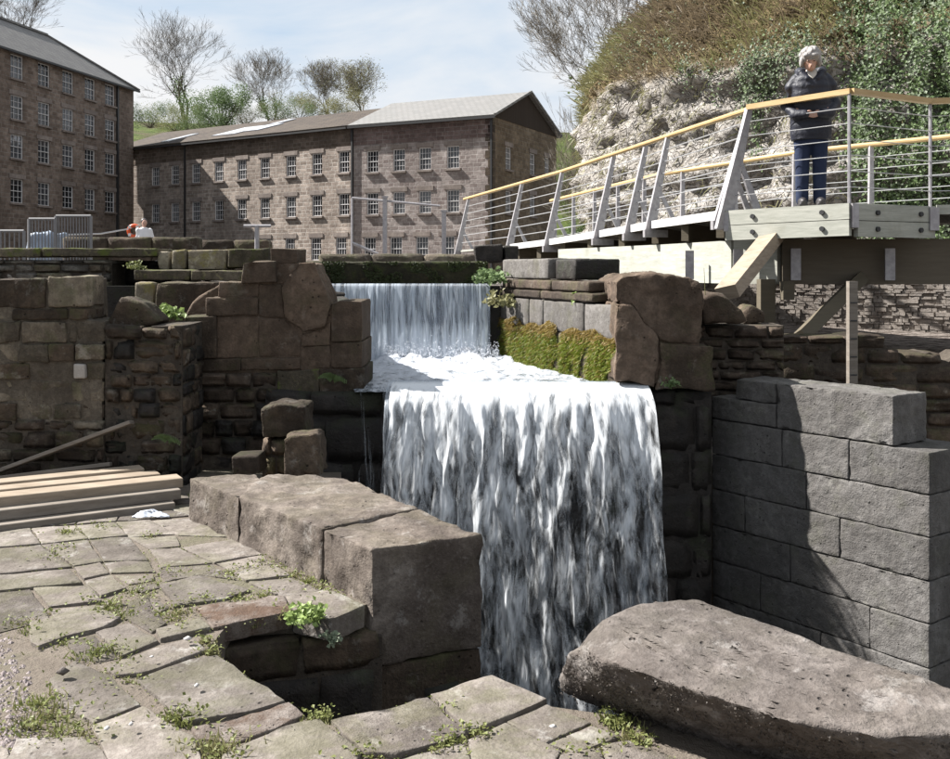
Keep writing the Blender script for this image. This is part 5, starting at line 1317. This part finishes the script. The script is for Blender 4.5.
for s in (-1, 1): ell(b, HC+Vector((s*.074,.005,-.005)), (.01,.02,.03)); ell(b, HC+Vector((s*.03,-.083,.018)), (.018,.01,.012))
nod(b, head0)
remesh_obj(b, 'body', M['skin'], pe, .0085, 2)
j = MB()                                                # jacket with collar and sleeves
loft(j, [(0,0,.70,.205,.145),(0,0,.82,.215,.15),(0,0,.97,.21,.15),(0,-.01,1.12,.20,.145),(0,-.02,1.27,.20,.14),(0,-.025,1.35,.175,.12),(0,-.02,1.42,.10,.085)])
for s in (-1, 1):
    limb(j, [(s*.145,-.015,1.345),(s*.195,.0,1.27),(s*.245,.02,1.08),(s*.165,-.13,.955)], [.07,.075,.068,.056])
    limb(j, [(s*.175,-.125,.965),(s*.075,-.185,.955)], [.056,.05])
    limb(j, [(s*.03,.075,1.43),(s*.12,.02,1.44),(s*.11,-.07,1.41),(s*.05,-.135,1.33)], [.05,.048,.04,.03])
remesh_obj(j, 'jacket', M['jacket'], pe, .011, 5)
tr_ = MB()
loft(tr_, [(0,0,.66,.16,.115),(0,0,.78,.175,.125),(0,0,.9,.17,.125)])
for s in (-1, 1): limb(tr_, [(s*.085,0,.80),(s*.088,-.012,.48),(s*.088,.01,.07)], [.10,.076,.066])
remesh_obj(tr_, 'jeans', M['jeans'], pe, .012, 4)
h = MB(); rr = random.Random(2)
ell(h, HC+Vector((0,.012,.052)), (.104,.106,.092)); ell(h, HC+Vector((0,.06,-.01)), (.098,.07,.10))
for k in range(60):
    a = rr.uniform(0, 2*math.pi); e = rr.uniform(-.15, 1.2)
    d = Vector((math.cos(a)*math.cos(e), math.sin(a)*math.cos(e), math.sin(e)))
    if d.y < -.35 and d.z < .45: continue
    ell(h, HC+Vector((0,.012,.045))+Vector((d.x*.102,d.y*.104,d.z*.092)), (rr.uniform(.014,.024),)*3, 8)
for s in (-1,1): ell(h, HC+Vector((s*.088,-.01,-.01)), (.026,.05,.065)); ell(h, HC+Vector((s*.04,-.075,.072)), (.045,.026,.03))
nod(h)
remesh_obj(h, 'hair', M['hair'], pe, .008, 2)
c_ = MB(); loft(c_, [(0,-.125,1.12,.03,.03),(0,-.115,1.25,.055,.04),(0,-.095,1.36,.07,.05),(0,-.05,1.45,.055,.055)]); remesh_obj(c_, 'top', M['cream'], pe, .012, 3)
for s in (-1, 1):
    sh = MB(); ell(sh, (s*.09,-.045,.05), (.05,.13,.05)); sh.box((s*.09,-.045,.015), (.085,.22,.03)); o = remesh_obj(sh, 'shoe', M['shoe'], pe, .012, 3)
    ey = MB(); ell(ey, HC+Vector((s*.03,-.089,.016)), (.011,.006,.006), 8); nod(ey); ey.build('eye', M['iron']).parent = pe

# far figure in white and the lifebuoy on its stand
t = NT('white_coat'); M['coat'] = t.pbr((.78,.77,.75), .8, None, .2)
fy = 30.0; fp = P(144, 0, fy); fz_ = terr(fp.x, fy)
pf = empty('person', (fp.x, fy, fz_), 'small distant person in a white coat beside the orange lifebuoy', 'person')
pf.rotation_euler = (0, 0, .6)
k = .98
b = MB(); loft(b, [(0,0,.85,.15,.11),(0,0,1.1,.13,.10),(0,0,1.36,.17,.11),(0,0,1.42,.09,.07)])
for s in (-1,1): limb(b, [(s*.09,0,.9),(s*.1,-.02,.5),(s*.1,0,.06)], [.09,.07,.05]); ell(b, (s*.1,-.05,.04), (.045,.12,.04)); limb(b, [(s*.18,0,1.36),(s*.25,-.02,1.08),(s*.2,-.15,.9)], [.055,.045,.035])
limb(b, [(0,0,1.4),(0,-.02,1.5)], [.055,.05]); ell(b, (0,-.03,1.6), (.08,.095,.115)); remesh_obj(b, 'body', M['skin'], pf, .02, 2)
b = MB(); loft(b, [(0,0,.55,.27,.19),(0,0,.9,.22,.16),(0,0,1.2,.2,.15),(0,0,1.4,.17,.11),(0,0,1.46,.08,.08)])
for s in (-1,1): limb(b, [(s*.18,0,1.37),(s*.27,-.02,1.08),(s*.22,-.14,.93)], [.075,.065,.055])
remesh_obj(b, 'coat', M['coat'], pf, .02, 4)
b = MB(); ell(b, (0,0,1.64), (.095,.10,.10)); remesh_obj(b, 'hair', M['shoe'], pf, .02, 2)
t = NT('orange_plastic'); M['orange'] = t.pbr((.75,.10,.02), .45, None, .4)
ly = 42.0; lp = P(134.5, 231, ly); lg = terr(lp.x, ly)
lb = empty('lifebuoy', (lp.x, ly, lg), 'orange lifebuoy hanging on a short post beyond the stone parapet', 'lifebuoy')
mb = MB(); mb.tube([(lp.x+.23*math.cos(2*math.pi*i/20), ly-.06, lp.z+.23*math.sin(2*math.pi*i/20)) for i in range(21)], .075, 8, cap=False); ring = mb.build('ring', M['orange'], lb, True)
for i in range(4):
    a = math.pi/4+math.pi/2*i; mb = MB(); mb.box((lp.x+.23*math.cos(a), ly-.06, lp.z+.23*math.sin(a)), (.12,.165,.12)); mb.build('band', M['white'], lb)
mb = MB(); mb.box((lp.x, ly+.06, (lg+lp.z+.3)/2), (.09,.07,lp.z+.3-lg)); mb.build('post', M['timber_dark'], lb)

# ================================================================== parapets, railings and posts in the yard
def parapet(x0, x1, y0, y1, Y, mat, label, n=3):
    r0 = empty('parapet', P((x0+x1)/2, y1, Y), label, 'wall'); xs_ = [x0+(x1-x0)*i/n for i in range(n+1)]
    zb = terr(P((x0+x1)/2, y1, Y).x, max(Y, 11.2))
    for a, b in zip(xs_, xs_[1:]):
        p0, p1 = P(a+.25, y0, Y), P(b-.25, y0, Y); zt_ = p0.z
        bm = hewn([Vector((x, Y+dy, z)) for x in (p0.x, p1.x) for dy in (0,.4) for z in (min(zb, p0.z-.2), zt_)], bevel=.03, edge=.2, amp=.012); keep(link('stone', bm_mesh(bm, 'stone'), mat, None, True), r0)
    return r0
parapet(62, 196, 237, 249, 15.0, M['ruin'], 'long dark stone parapet just below the distant white coat', 3)
parapet(198, 268, 240, 250, 16.5, M['ruin'], 'short parapet length carrying on right toward the slim metal post', 2)
parapet(318, 476, 254, 262, 12.5, M['ashlar'], 'low pale wall along the yard behind the weir beam', 3)
t = NT('dull_railing'); M['dull'] = t.pbr((.22,.215,.21), .6, None, .3)
def railing(px0, px1, ytop, Y, nbar, label):
    zb = max(terr(P(px0,0,Y).x, Y), 1.3); zt_ = P(0, ytop, Y).z; r0 = empty('railing_panel', (P((px0+px1)/2,0,Y).x, Y, zb), label, 'railing')
    x0, x1 = P(px0,0,Y).x, P(px1,0,Y).x
    for x in (x0, x1):
        mb = MB(); mb.tube([(x,Y,zb), (x,Y,zt_)], .022, 6); mb.build('post', M['dull'], r0)
    for z in (zt_, zb+.15):
        mb = MB(); mb.tube([(x0,Y,z), (x1,Y,z)], .02, 6); mb.build('rail', M['dull'], r0)
    for i in range(1, nbar):
        x = x0+(x1-x0)*i/nbar; mb = MB(); mb.tube([(x,Y,zb+.15), (x,Y,zt_)], .009, 5); mb.build('bar', M['dull'], r0)
railing(29, 55, 219, 14.0, 8, 'shorter metal railing panel at the far left above the coping')
railing(56, 91, 216, 14.2, 12, 'taller wide metal railing panel above the coping')
railing(0, 24, 231, 13.5, 5, 'low metal railing panel at the very left edge of the yard')
t = NT('blue_tarpaulin'); p = t.pos(); M['tarp'] = t.pbr(t.mix(t.noise(p, 3, 3), (.16,.22,.30), (.42,.47,.52)), .5, t.bump(t.noise(p, 6, 3), .6, .05), .4)
bm = hewn([Vector((x, y, z)) for x in (P(26,0,17).x, P(52,0,17).x) for y in (17, 17.8) for z in (1.35, P(0,232,17).z)], bevel=.08, edge=.09, amp=.05, scale=4)
tag(link('covered_crate', bm_mesh(bm, 'covered_crate'), M['tarp'], None, True), 'pale blue sheeted heap behind the metal railing', 'heap')
# slim T post
tp = empty('tee_post', (P(257,0,12.2).x, 12.2, 1.42), 'slim galvanised post with a short crossbar above the stepped ruin', 'post')
x = P(257,0,12.2).x
mb = MB(); mb.tube([(x,12.2,1.35), (x,12.2,P(0,226,12.2).z)], .028, 8); mb.build('post', M['steel'], tp)
mb = MB(); z = P(0,226,12.2).z; mb.tube([(x-.16,12.2,z), (x+.17,12.2,z)], .02, 8); mb.build('crossbar', M['steel'], tp)
# bollard-like posts and a gate rail behind the weir
for px, yt, Y, lab in ((385, 198, 24, 'tall slender grey post beyond the weir, left one of two'), (444, 212, 23, 'shorter slender grey post beyond the weir, nearest the bridge end')):
    q = P(px, yt, Y); g0 = terr(q.x, Y); r0 = empty('yard_post', (q.x, Y, g0), lab, 'post')
    mb = MB(); mb.box((q.x, Y, (g0+q.z)/2), (.10,.10,q.z-g0)); mb.build('post', M['steel'], r0)
    mb = MB(); mb.box((q.x, Y, q.z+.02), (.14,.14,.04)); mb.build('cap', M['steel'], r0)
g0 = P(352, 198, 24.0); g1 = P(440, 206, 24.0)
gr_ = empty('guard_rail', (g0.x, 24, 1.42), 'long thin pale rails strung between the slender yard posts', 'rail')
mb = MB(); mb.tube([g0, g1], .03, 6); mb.build('rail', M['steel'], gr_)
mb = MB(); mb.tube([P(352,243,24), P(378,254,24)], .04, 6); mb.build('stay', M['steel'], gr_)
mb = MB(); mb.tube([g0, P(352,256,24)], .03, 6); mb.build('post', M['steel'], gr_)
rope = MB(); a, b = P(60, 235, 20), P(128, 229, 30); rope.tube([a, a.lerp(b,.5)-Vector((0,0,.06)), b], .022, 5)
tag(rope.build('cable', M['wire']), 'thin pale cable running from the railing toward the lifebuoy', 'cable')

# ================================================================== stack of timbers
def plank(a, b, w, h, mat, label, roll=(0,0,1)):
    mb = MB(); mb.bar(a, b, w, h, roll); me = mb.mesh('plank'); bm = bmesh.new(); bm.from_mesh(me)
    bmesh.ops.bevel(bm, geom=bm.edges[:], offset=.004, segments=1, affect='EDGES')
    o = link('plank', bm_mesh(bm, 'plank'), mat); tag(o, label, 'plank', 'stacked timber planks'); return o
Yl = lambda px, y, Y: P(px, y, Y)
TB = [  # left end, right end (pixel row of the middle), distance left/right, height in metres
 ((-60,534,5.95),(172,504,6.70),.05,.16,'plank_grey','bottom brown plank of the timber stack, half in shadow'),
 ((-60,520,6.05),(178,492,6.80),.066,.16,'plank_grey','second plank from the bottom of the timber stack'),
 ((-60,506,6.15),(180,480.5,6.90),.066,.17,'plank','bright yellow plank, third from the bottom of the timber stack'),
 ((-60,498,6.33),(158,476,7.05),.06,.15,'plank','thin lying plank set back behind the bright yellow one'),
 ((-60,491,6.50),(142,470.5,7.17),.06,.15,'plank','uppermost flat plank of the timber stack')]
for (x0,y0,Y0),(x1,y1,Y1),hh,ww,mt,lab in TB:
    a, b = P(x0,y0,Y0+ww/2), P(x1,y1,Y1+ww/2); plank(a, b, ww, hh, M[mt], lab)
plank(P(-25,480,7.28), P(132,422,7.36), .028, .11, M['plank_grey'], 'weathered plank leaning steeply against the ruined wall', (0,-1,.15))
plank(P(-25,481,7.20), P(111,464,7.33), .03, .075, M['plank_grey'], 'lower weathered plank propped under the steep leaning one', (0,-1,.15))
# crumpled plastic and litter at the stack's end
t = NT('plastic_scrap'); M['scrap'] = t.pbr((.62,.66,.70), .3, None, .5)
c = G(150, 517); bm = hewn([c+Vector((dx,dy,dz)) for dx,dy,dz in ((-.13,-.03,0),(.14,-.02,0),(-.1,.06,.01),(.1,.07,.0),(0,.02,.05),(-.06,0,.04),(.07,.01,.035))], bevel=.01, edge=.03, amp=.02, scale=14)
tag(link('plastic_scrap', bm_mesh(bm, 'plastic_scrap'), M['scrap'], None, True), 'crumpled pale plastic scrap on the slabs right of the timber stack', 'litter')

# ================================================================== weeds, moss, gravel and small plants
rr = random.Random(21)
def tuft(mb, c, r, n, h, rr, w=.0035):
    for i in range(n):
        a = rr.uniform(0, 6.28); d = abs(rr.gauss(0, r)); p0 = c+Vector((math.cos(a)*d, math.sin(a)*d, -.02)); hh = .6*h*rr.uniform(.4, 1.2)
        blade(mb, p0, p0+Vector((rr.gauss(0,.5)*hh, rr.gauss(0,.5)*hh, hh)), w, rr)
weed, dry = MB(), MB()
spots = [(108,607,.05,1),(120,614,.06,1),(112,603,.05,1),(178,611,.05,1),(172,618,.05,.8),(20,622,.06,.8),(28,630,.06,.8),(62,641,.05,.7),(96,654,.07,1.2),(105,650,.06,1.2),(122,672,.05,.6),(130,679,.05,.6),(38,702,.09,1.3),(45,715,.09,1.3),(30,725,.09,1.2),(55,730,.07,1),(83,732,.05,.8),(178,716,.05,1.4),(183,722,.05,1),(212,747,.08,1.5),(222,752,.06,1.3),(318,716,.035,.7),(312,717,.03,.7),(325,714,.03,.7),(452,707,.03,.7),(466,731,.03,.9),(481,734,.03,.9),(447,741,.035,1),(436,747,.03,.8),(610,719,.03,1.2),(618,724,.03,1.2),(632,735,.04,1.2),(642,742,.03,.8),(290,610,.05,.9),(195,600,.05,.9),(208,598,.05,.8),(240,597,.04,.8),(265,594,.05,.8),(232,572,.06,.9),(246,568,.06,.8),(262,562,.05,.8),(275,566,.05,.8),(292,574,.05,.9),(308,580,.05,.9),(320,586,.05,.9),(333,594,.05,.8),(160,573,.06,.7),(150,583,.06,.7),(178,570,.07,.6),(55,552,.06,.7),(52,560,.05,.7),(66,548,.04,.6),(138,590,.05,.9),(145,598,.04,.8),(158,612,.04,.8),(182,628,.03,.8),(205,640,.03,.9),(210,652,.03,1.0),(100,527,.05,.9),(66,532,.05,1.2),(150,536,.03,.8),(350,755,.04,.6),(372,754,.03,.7),(570,752,.03,.5),(598,747,.03,.6),(88,598,.03,.5),(48,612,.03,.5)]
for px, py, r, s in spots:
    c = G(px, py); n = int(70*s); tuft(weed if rr.random() < .62 else dry, c, r*.8, n, .055*s, rr); tuft(dry, c, r, n//3, .05*s, rr)
    for k in range(int(30*s)):
        leafq(weed, c+Vector((rr.gauss(0,r), rr.gauss(0,r), .005+abs(rr.gauss(0,.012*s)))), Vector((0,-.2,1)), rr.uniform(.008,.02), rr)
# thin growth all along the joints
for poly, mt, dz in SL:
    w = [G(x, y) for x, y in poly]; c = sum(w, Vector())/len(w)
    for a, b in zip(w, w[1:]+w[:1]):
        L = (b-a).length
        for k in range(int(L*70)):
            f = rr.random(); q = a.lerp(b, f); q = q+(q-c).normalized()*rr.uniform(-.004,.02); q.z = -.02
            if noise.noise(q*2.2) < .0: continue
            if rr.random() < .5: tuft(weed if rr.random() < .55 else dry, q, .01, 2, .04, rr, .0025)
            else: leafq(weed, q+Vector((0,0,.015)), Vector((0,0,1)), rr.uniform(.006,.014), rr)
tag(weed.build('joint_weeds', M['grass']), 'low green weeds and grass growing in the paving joints', 'weeds', kind='stuff')
tag(dry.build('dry_weeds', M['straw']), 'straw coloured dry grass in the paving joints', 'weeds', kind='stuff')
# gravel
M['gravel'] = stone_mat('gravel_chips', (.34,.28,.26), (.50,.44,.41), (.18,.15,.14), vary=.0, sc=6, pits=False)
gv = MB(); rr = random.Random(5)
def pebble(mb, c, s):
    q = Vector((rr.uniform(.7,1.3), rr.uniform(.7,1.3), rr.uniform(.5,.9)))*s; a = rr.uniform(0, 3)
    ca, sa = math.cos(a), math.sin(a)
    vs = [(-1,-.6,0),(.2,-1,0),(1,.1,0),(.3,1,0),(-.8,.7,0),(0,0,1),(.2,-.3,.9),(0,0,-.8)]
    vs = [(c.x+(x*ca-y*sa)*q.x, c.y+(x*sa+y*ca)*q.y, c.z+z*q.z) for x, y, z in vs]
    mb.add(vs, [(0,1,6),(1,2,6),(2,5,6),(0,6,5),(2,3,5),(3,4,5),(4,0,5),(1,0,7),(2,1,7),(3,2,7),(4,3,7),(0,4,7)])
for i in range(5200):
    px, py = rr.uniform(-60, 46), rr.uniform(632, 775)
    if px > 12+22*ss(640,690,py)+14*noise.noise((py*.05, 1, 0)): continue
    c = G(px, py); c.z = -.03+rr.uniform(0,.02); pebble(gv, c, rr.uniform(.004,.013))
for i in range(900):
    px, py = rr.uniform(-20, 640), rr.uniform(530, 765); c = G(px, py); c.z = .0
    if noise.noise(c*1.7) > .05 or c.y > 7: continue
    if px > 205 and py < 700+0*px and not (px < 330 and py < 600): continue
    c.z = -.032; pebble(gv, c, rr.uniform(.003,.009))
tag(gv.build('gravel', M['gravel']), 'pinkish loose gravel at the left of the paving and in its joints', 'gravel', kind='stuff')
t = NT('white_pebble'); M['peb'] = t.pbr((.60,.57,.52), .8, None, .2)
for px, py, s, lab in ((63,674,.024,'dark rounded pebble near the gravel patch'),(197,688,.014,'small pale pebble on the big sunlit slab'),(107,731,.013,'pale pebble on the lower left slab, left of its pair'),(131,727,.011,'dull pebble on the lower left slab, right of its pair'),(188,641,.018,'whitish pebble on the raised strip slab'),(152,659,.010,'tiny pebble in the middle of the strip slab'),(553,729,.012,'pale pebble on the squared slab near the boulder')):
    mb = MB(); c = G(px, py, .02); c.z = .03; pebble(mb, c, s); tag(mb.build('pebble', M['boulder'] if px == 63 else M['peb'], smooth=True), lab, 'pebble', 'pebbles on the slabs')

# hanging moss on the channel wall
M['moss_a'] = leaf_mat('bright_moss', (.06,.11,.008), (.16,.23,.02), (.24,.25,.03))
M['moss_b'] = leaf_mat('rusty_moss', (.20,.12,.03), (.33,.21,.06), (.26,.22,.06))
ma, mo = MB(), MB(); rr = random.Random(9); Lc = (CB-CA).length; dC = (CB-CA)/Lc; nC = Vector((-dC.y, dC.x))
for i in range(24000):
    s = rr.random(); top_ = 1.06+.10*noise.noise((s*9, 2, 0))-.02*s; z = rr.uniform(.66, top_+.03)
    lump = noise.noise((s*13, z*2.0, 4))
    if lump+.35*noise.noise((s*30, z*9, 2)) < -.34: continue
    q2 = CA+dC*s*Lc-nC*(.006+.028*max(0, lump+.2)*rr.random()*2.0); q = Vector((q2.x, q2.y, z)); out = Vector((-nC.x, -nC.y, .1))
    rust = ss(.92, 1.06, z+.12*noise.noise((s*11, z*6, 8)))*.8+.2
    tgt = mo if rr.random() < rust else ma
    if rr.random() < .62: leafq(tgt, q, out, rr.uniform(.008,.022), rr)
    else: blade(tgt, q, q+out*.03+Vector((rr.gauss(0,.012), rr.gauss(0,.012), -rr.uniform(.012,.04))), .004, rr)
tag(ma.build('green_moss', M['moss_a']), 'bright green moss cushions hanging at the foot of the channel wall', 'moss', kind='stuff')
tag(mo.build('rusty_moss', M['moss_b']), 'rust brown moss along the upper edge of the green moss', 'moss', kind='stuff')
wm = MB()
for i in range(2600):
    x = rr.uniform(PL(318,UY), PL(488,UY)); z = rr.uniform(1.45, 1.69)
    if noise.noise((x*5, z*7, 3)) < 0: continue
    q = Vector((x, UY+.012, z)); leafq(wm, q, Vector((0,-1,.2)), rr.uniform(.012,.03), rr)
tag(wm.build('beam_moss', leaf_mat('dark_moss', (.022,.032,.009), (.05,.065,.017))), 'dark moss coating the face of the weir beam', 'moss', kind='stuff')

def plant(name, c, n, r, s, mat, label, stem=True, up_=.6, seed=1, cat='plant'):
    rr = random.Random(seed); c = Vector(c); root = empty(name, c, label, cat); lf, st = MB(), MB()
    for i in range(n):
        d = Vector((rr.gauss(0,1), rr.gauss(0,.8), abs(rr.gauss(0,1))*up_+.1)).normalized()*r*rr.uniform(.35,1); q = c+d
        for k in range(3): leafq(lf, q+Vector((rr.gauss(0,s*.6), rr.gauss(0,s*.6), rr.gauss(0,s*.4))), Vector((0,-.6,.8)), s*rr.uniform(.7,1.3), rr)
        st.tube([c, c+d*.6+Vector((0,0,r*.1)), q], [.003,.0025,.0015], 3, cap=False)
    lf.build('leaves', M[mat], root); st.build('stems', M[mat], root); return root
M['fresh'] = leaf_mat('fresh_leaves', (.12,.20,.03), (.27,.38,.09), (.34,.42,.15))
plant('broadleaf_weed', G(306,621), 60, .10, .026, 'fresh', 'fresh green leafy weed growing over the small pit edge', seed=3)
plant('broadleaf_weed', P(329,641,4.52), 16, .05, .02, 'ivy_grey', 'small dull weed rooted in the pit wall below the leafy one', seed=4)
plant('broadleaf_weed', P(168,318,8.0), 70, .10, .04, 'fresh', 'pale green plant cushion beside the wedge shaped stone', seed=5, up_=.9)
plant('broadleaf_weed', P(590,300,8.9), 60, .12, .045, 'fresh', 'leafy green plant on the channel wall ledge below the bridge beam', seed=6)
plant('ivy_plant', P(492,282,10.55), 90, .17, .05, 'ivy', 'ivy trailing beside the right end of the weir beam', seed=7)
plant('ivy_plant', P(499,305,10.3), 60, .16, .045, 'straw', 'yellowing creeper at the upper end of the channel wall', seed=8)
plant('broadleaf_weed', P(174,258,9.2)+Vector((-.35,0,-.1)), 30, .09, .03, 'grass', 'small green tuft on the mossy ledge by the lichened blocks', seed=10)
plant('fern', P(672,386,7.82), 22, .07, .025, 'ivy', 'dark fern at the foot of the broken masonry lump', seed=12)
def fern(c, n, L, label, seed):
    rr = random.Random(seed); c = Vector(c); root = empty('fern', c, label, 'fern')
    for i in range(n):
        a = -2.9+2.7*i/(n-1); d = Vector((math.cos(a), -.55, .55+.3*math.sin(a*2))).normalized(); mb = MB(); side = d.cross(Vector((0,-1,.3))).normalized()
        for k in range(9):
            f = k/9; q = c+d*L*f-Vector((0,0,L*.5*f*f)); w = L*.22*(1-f)+.006
            mb.add([q, q+side*w+d*.012, q+d*L*.1, q-side*w+d*.012], [(0,1,2,3)])
        mb.build('frond', M['ivy'], root)
fern(P(333,379,SY-.06), 9, .15, 'little green fern hanging on the base of the stepped ruin', 4)
fern(P(168,440,LY-.04), 7, .14, 'dark fern low on the ruined wall beside the timbers', 9)
# dead stalk on the lump
mb = MB(); mb.tube([P(706,322,8.4), P(705.5,300,8.38), P(704,268,8.4)], [.006,.004,.002], 4); tag(mb.build('dead_stalk', M['straw']), 'single dry upright stalk in front of the bridge beam', 'stalk')
# dried dark moss on the near face of the boulder
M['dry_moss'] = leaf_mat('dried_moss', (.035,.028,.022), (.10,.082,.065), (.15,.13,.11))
mb = MB(); rr = random.Random(4)
for c, n in fur: leafq(mb, c+n*rr.uniform(.0,.006), n, rr.uniform(.004,.011), rr)
tag(mb.build('dried_moss', M['dry_moss']), 'dark dried moss crusting the near face of the large boulder', 'moss', kind='stuff')
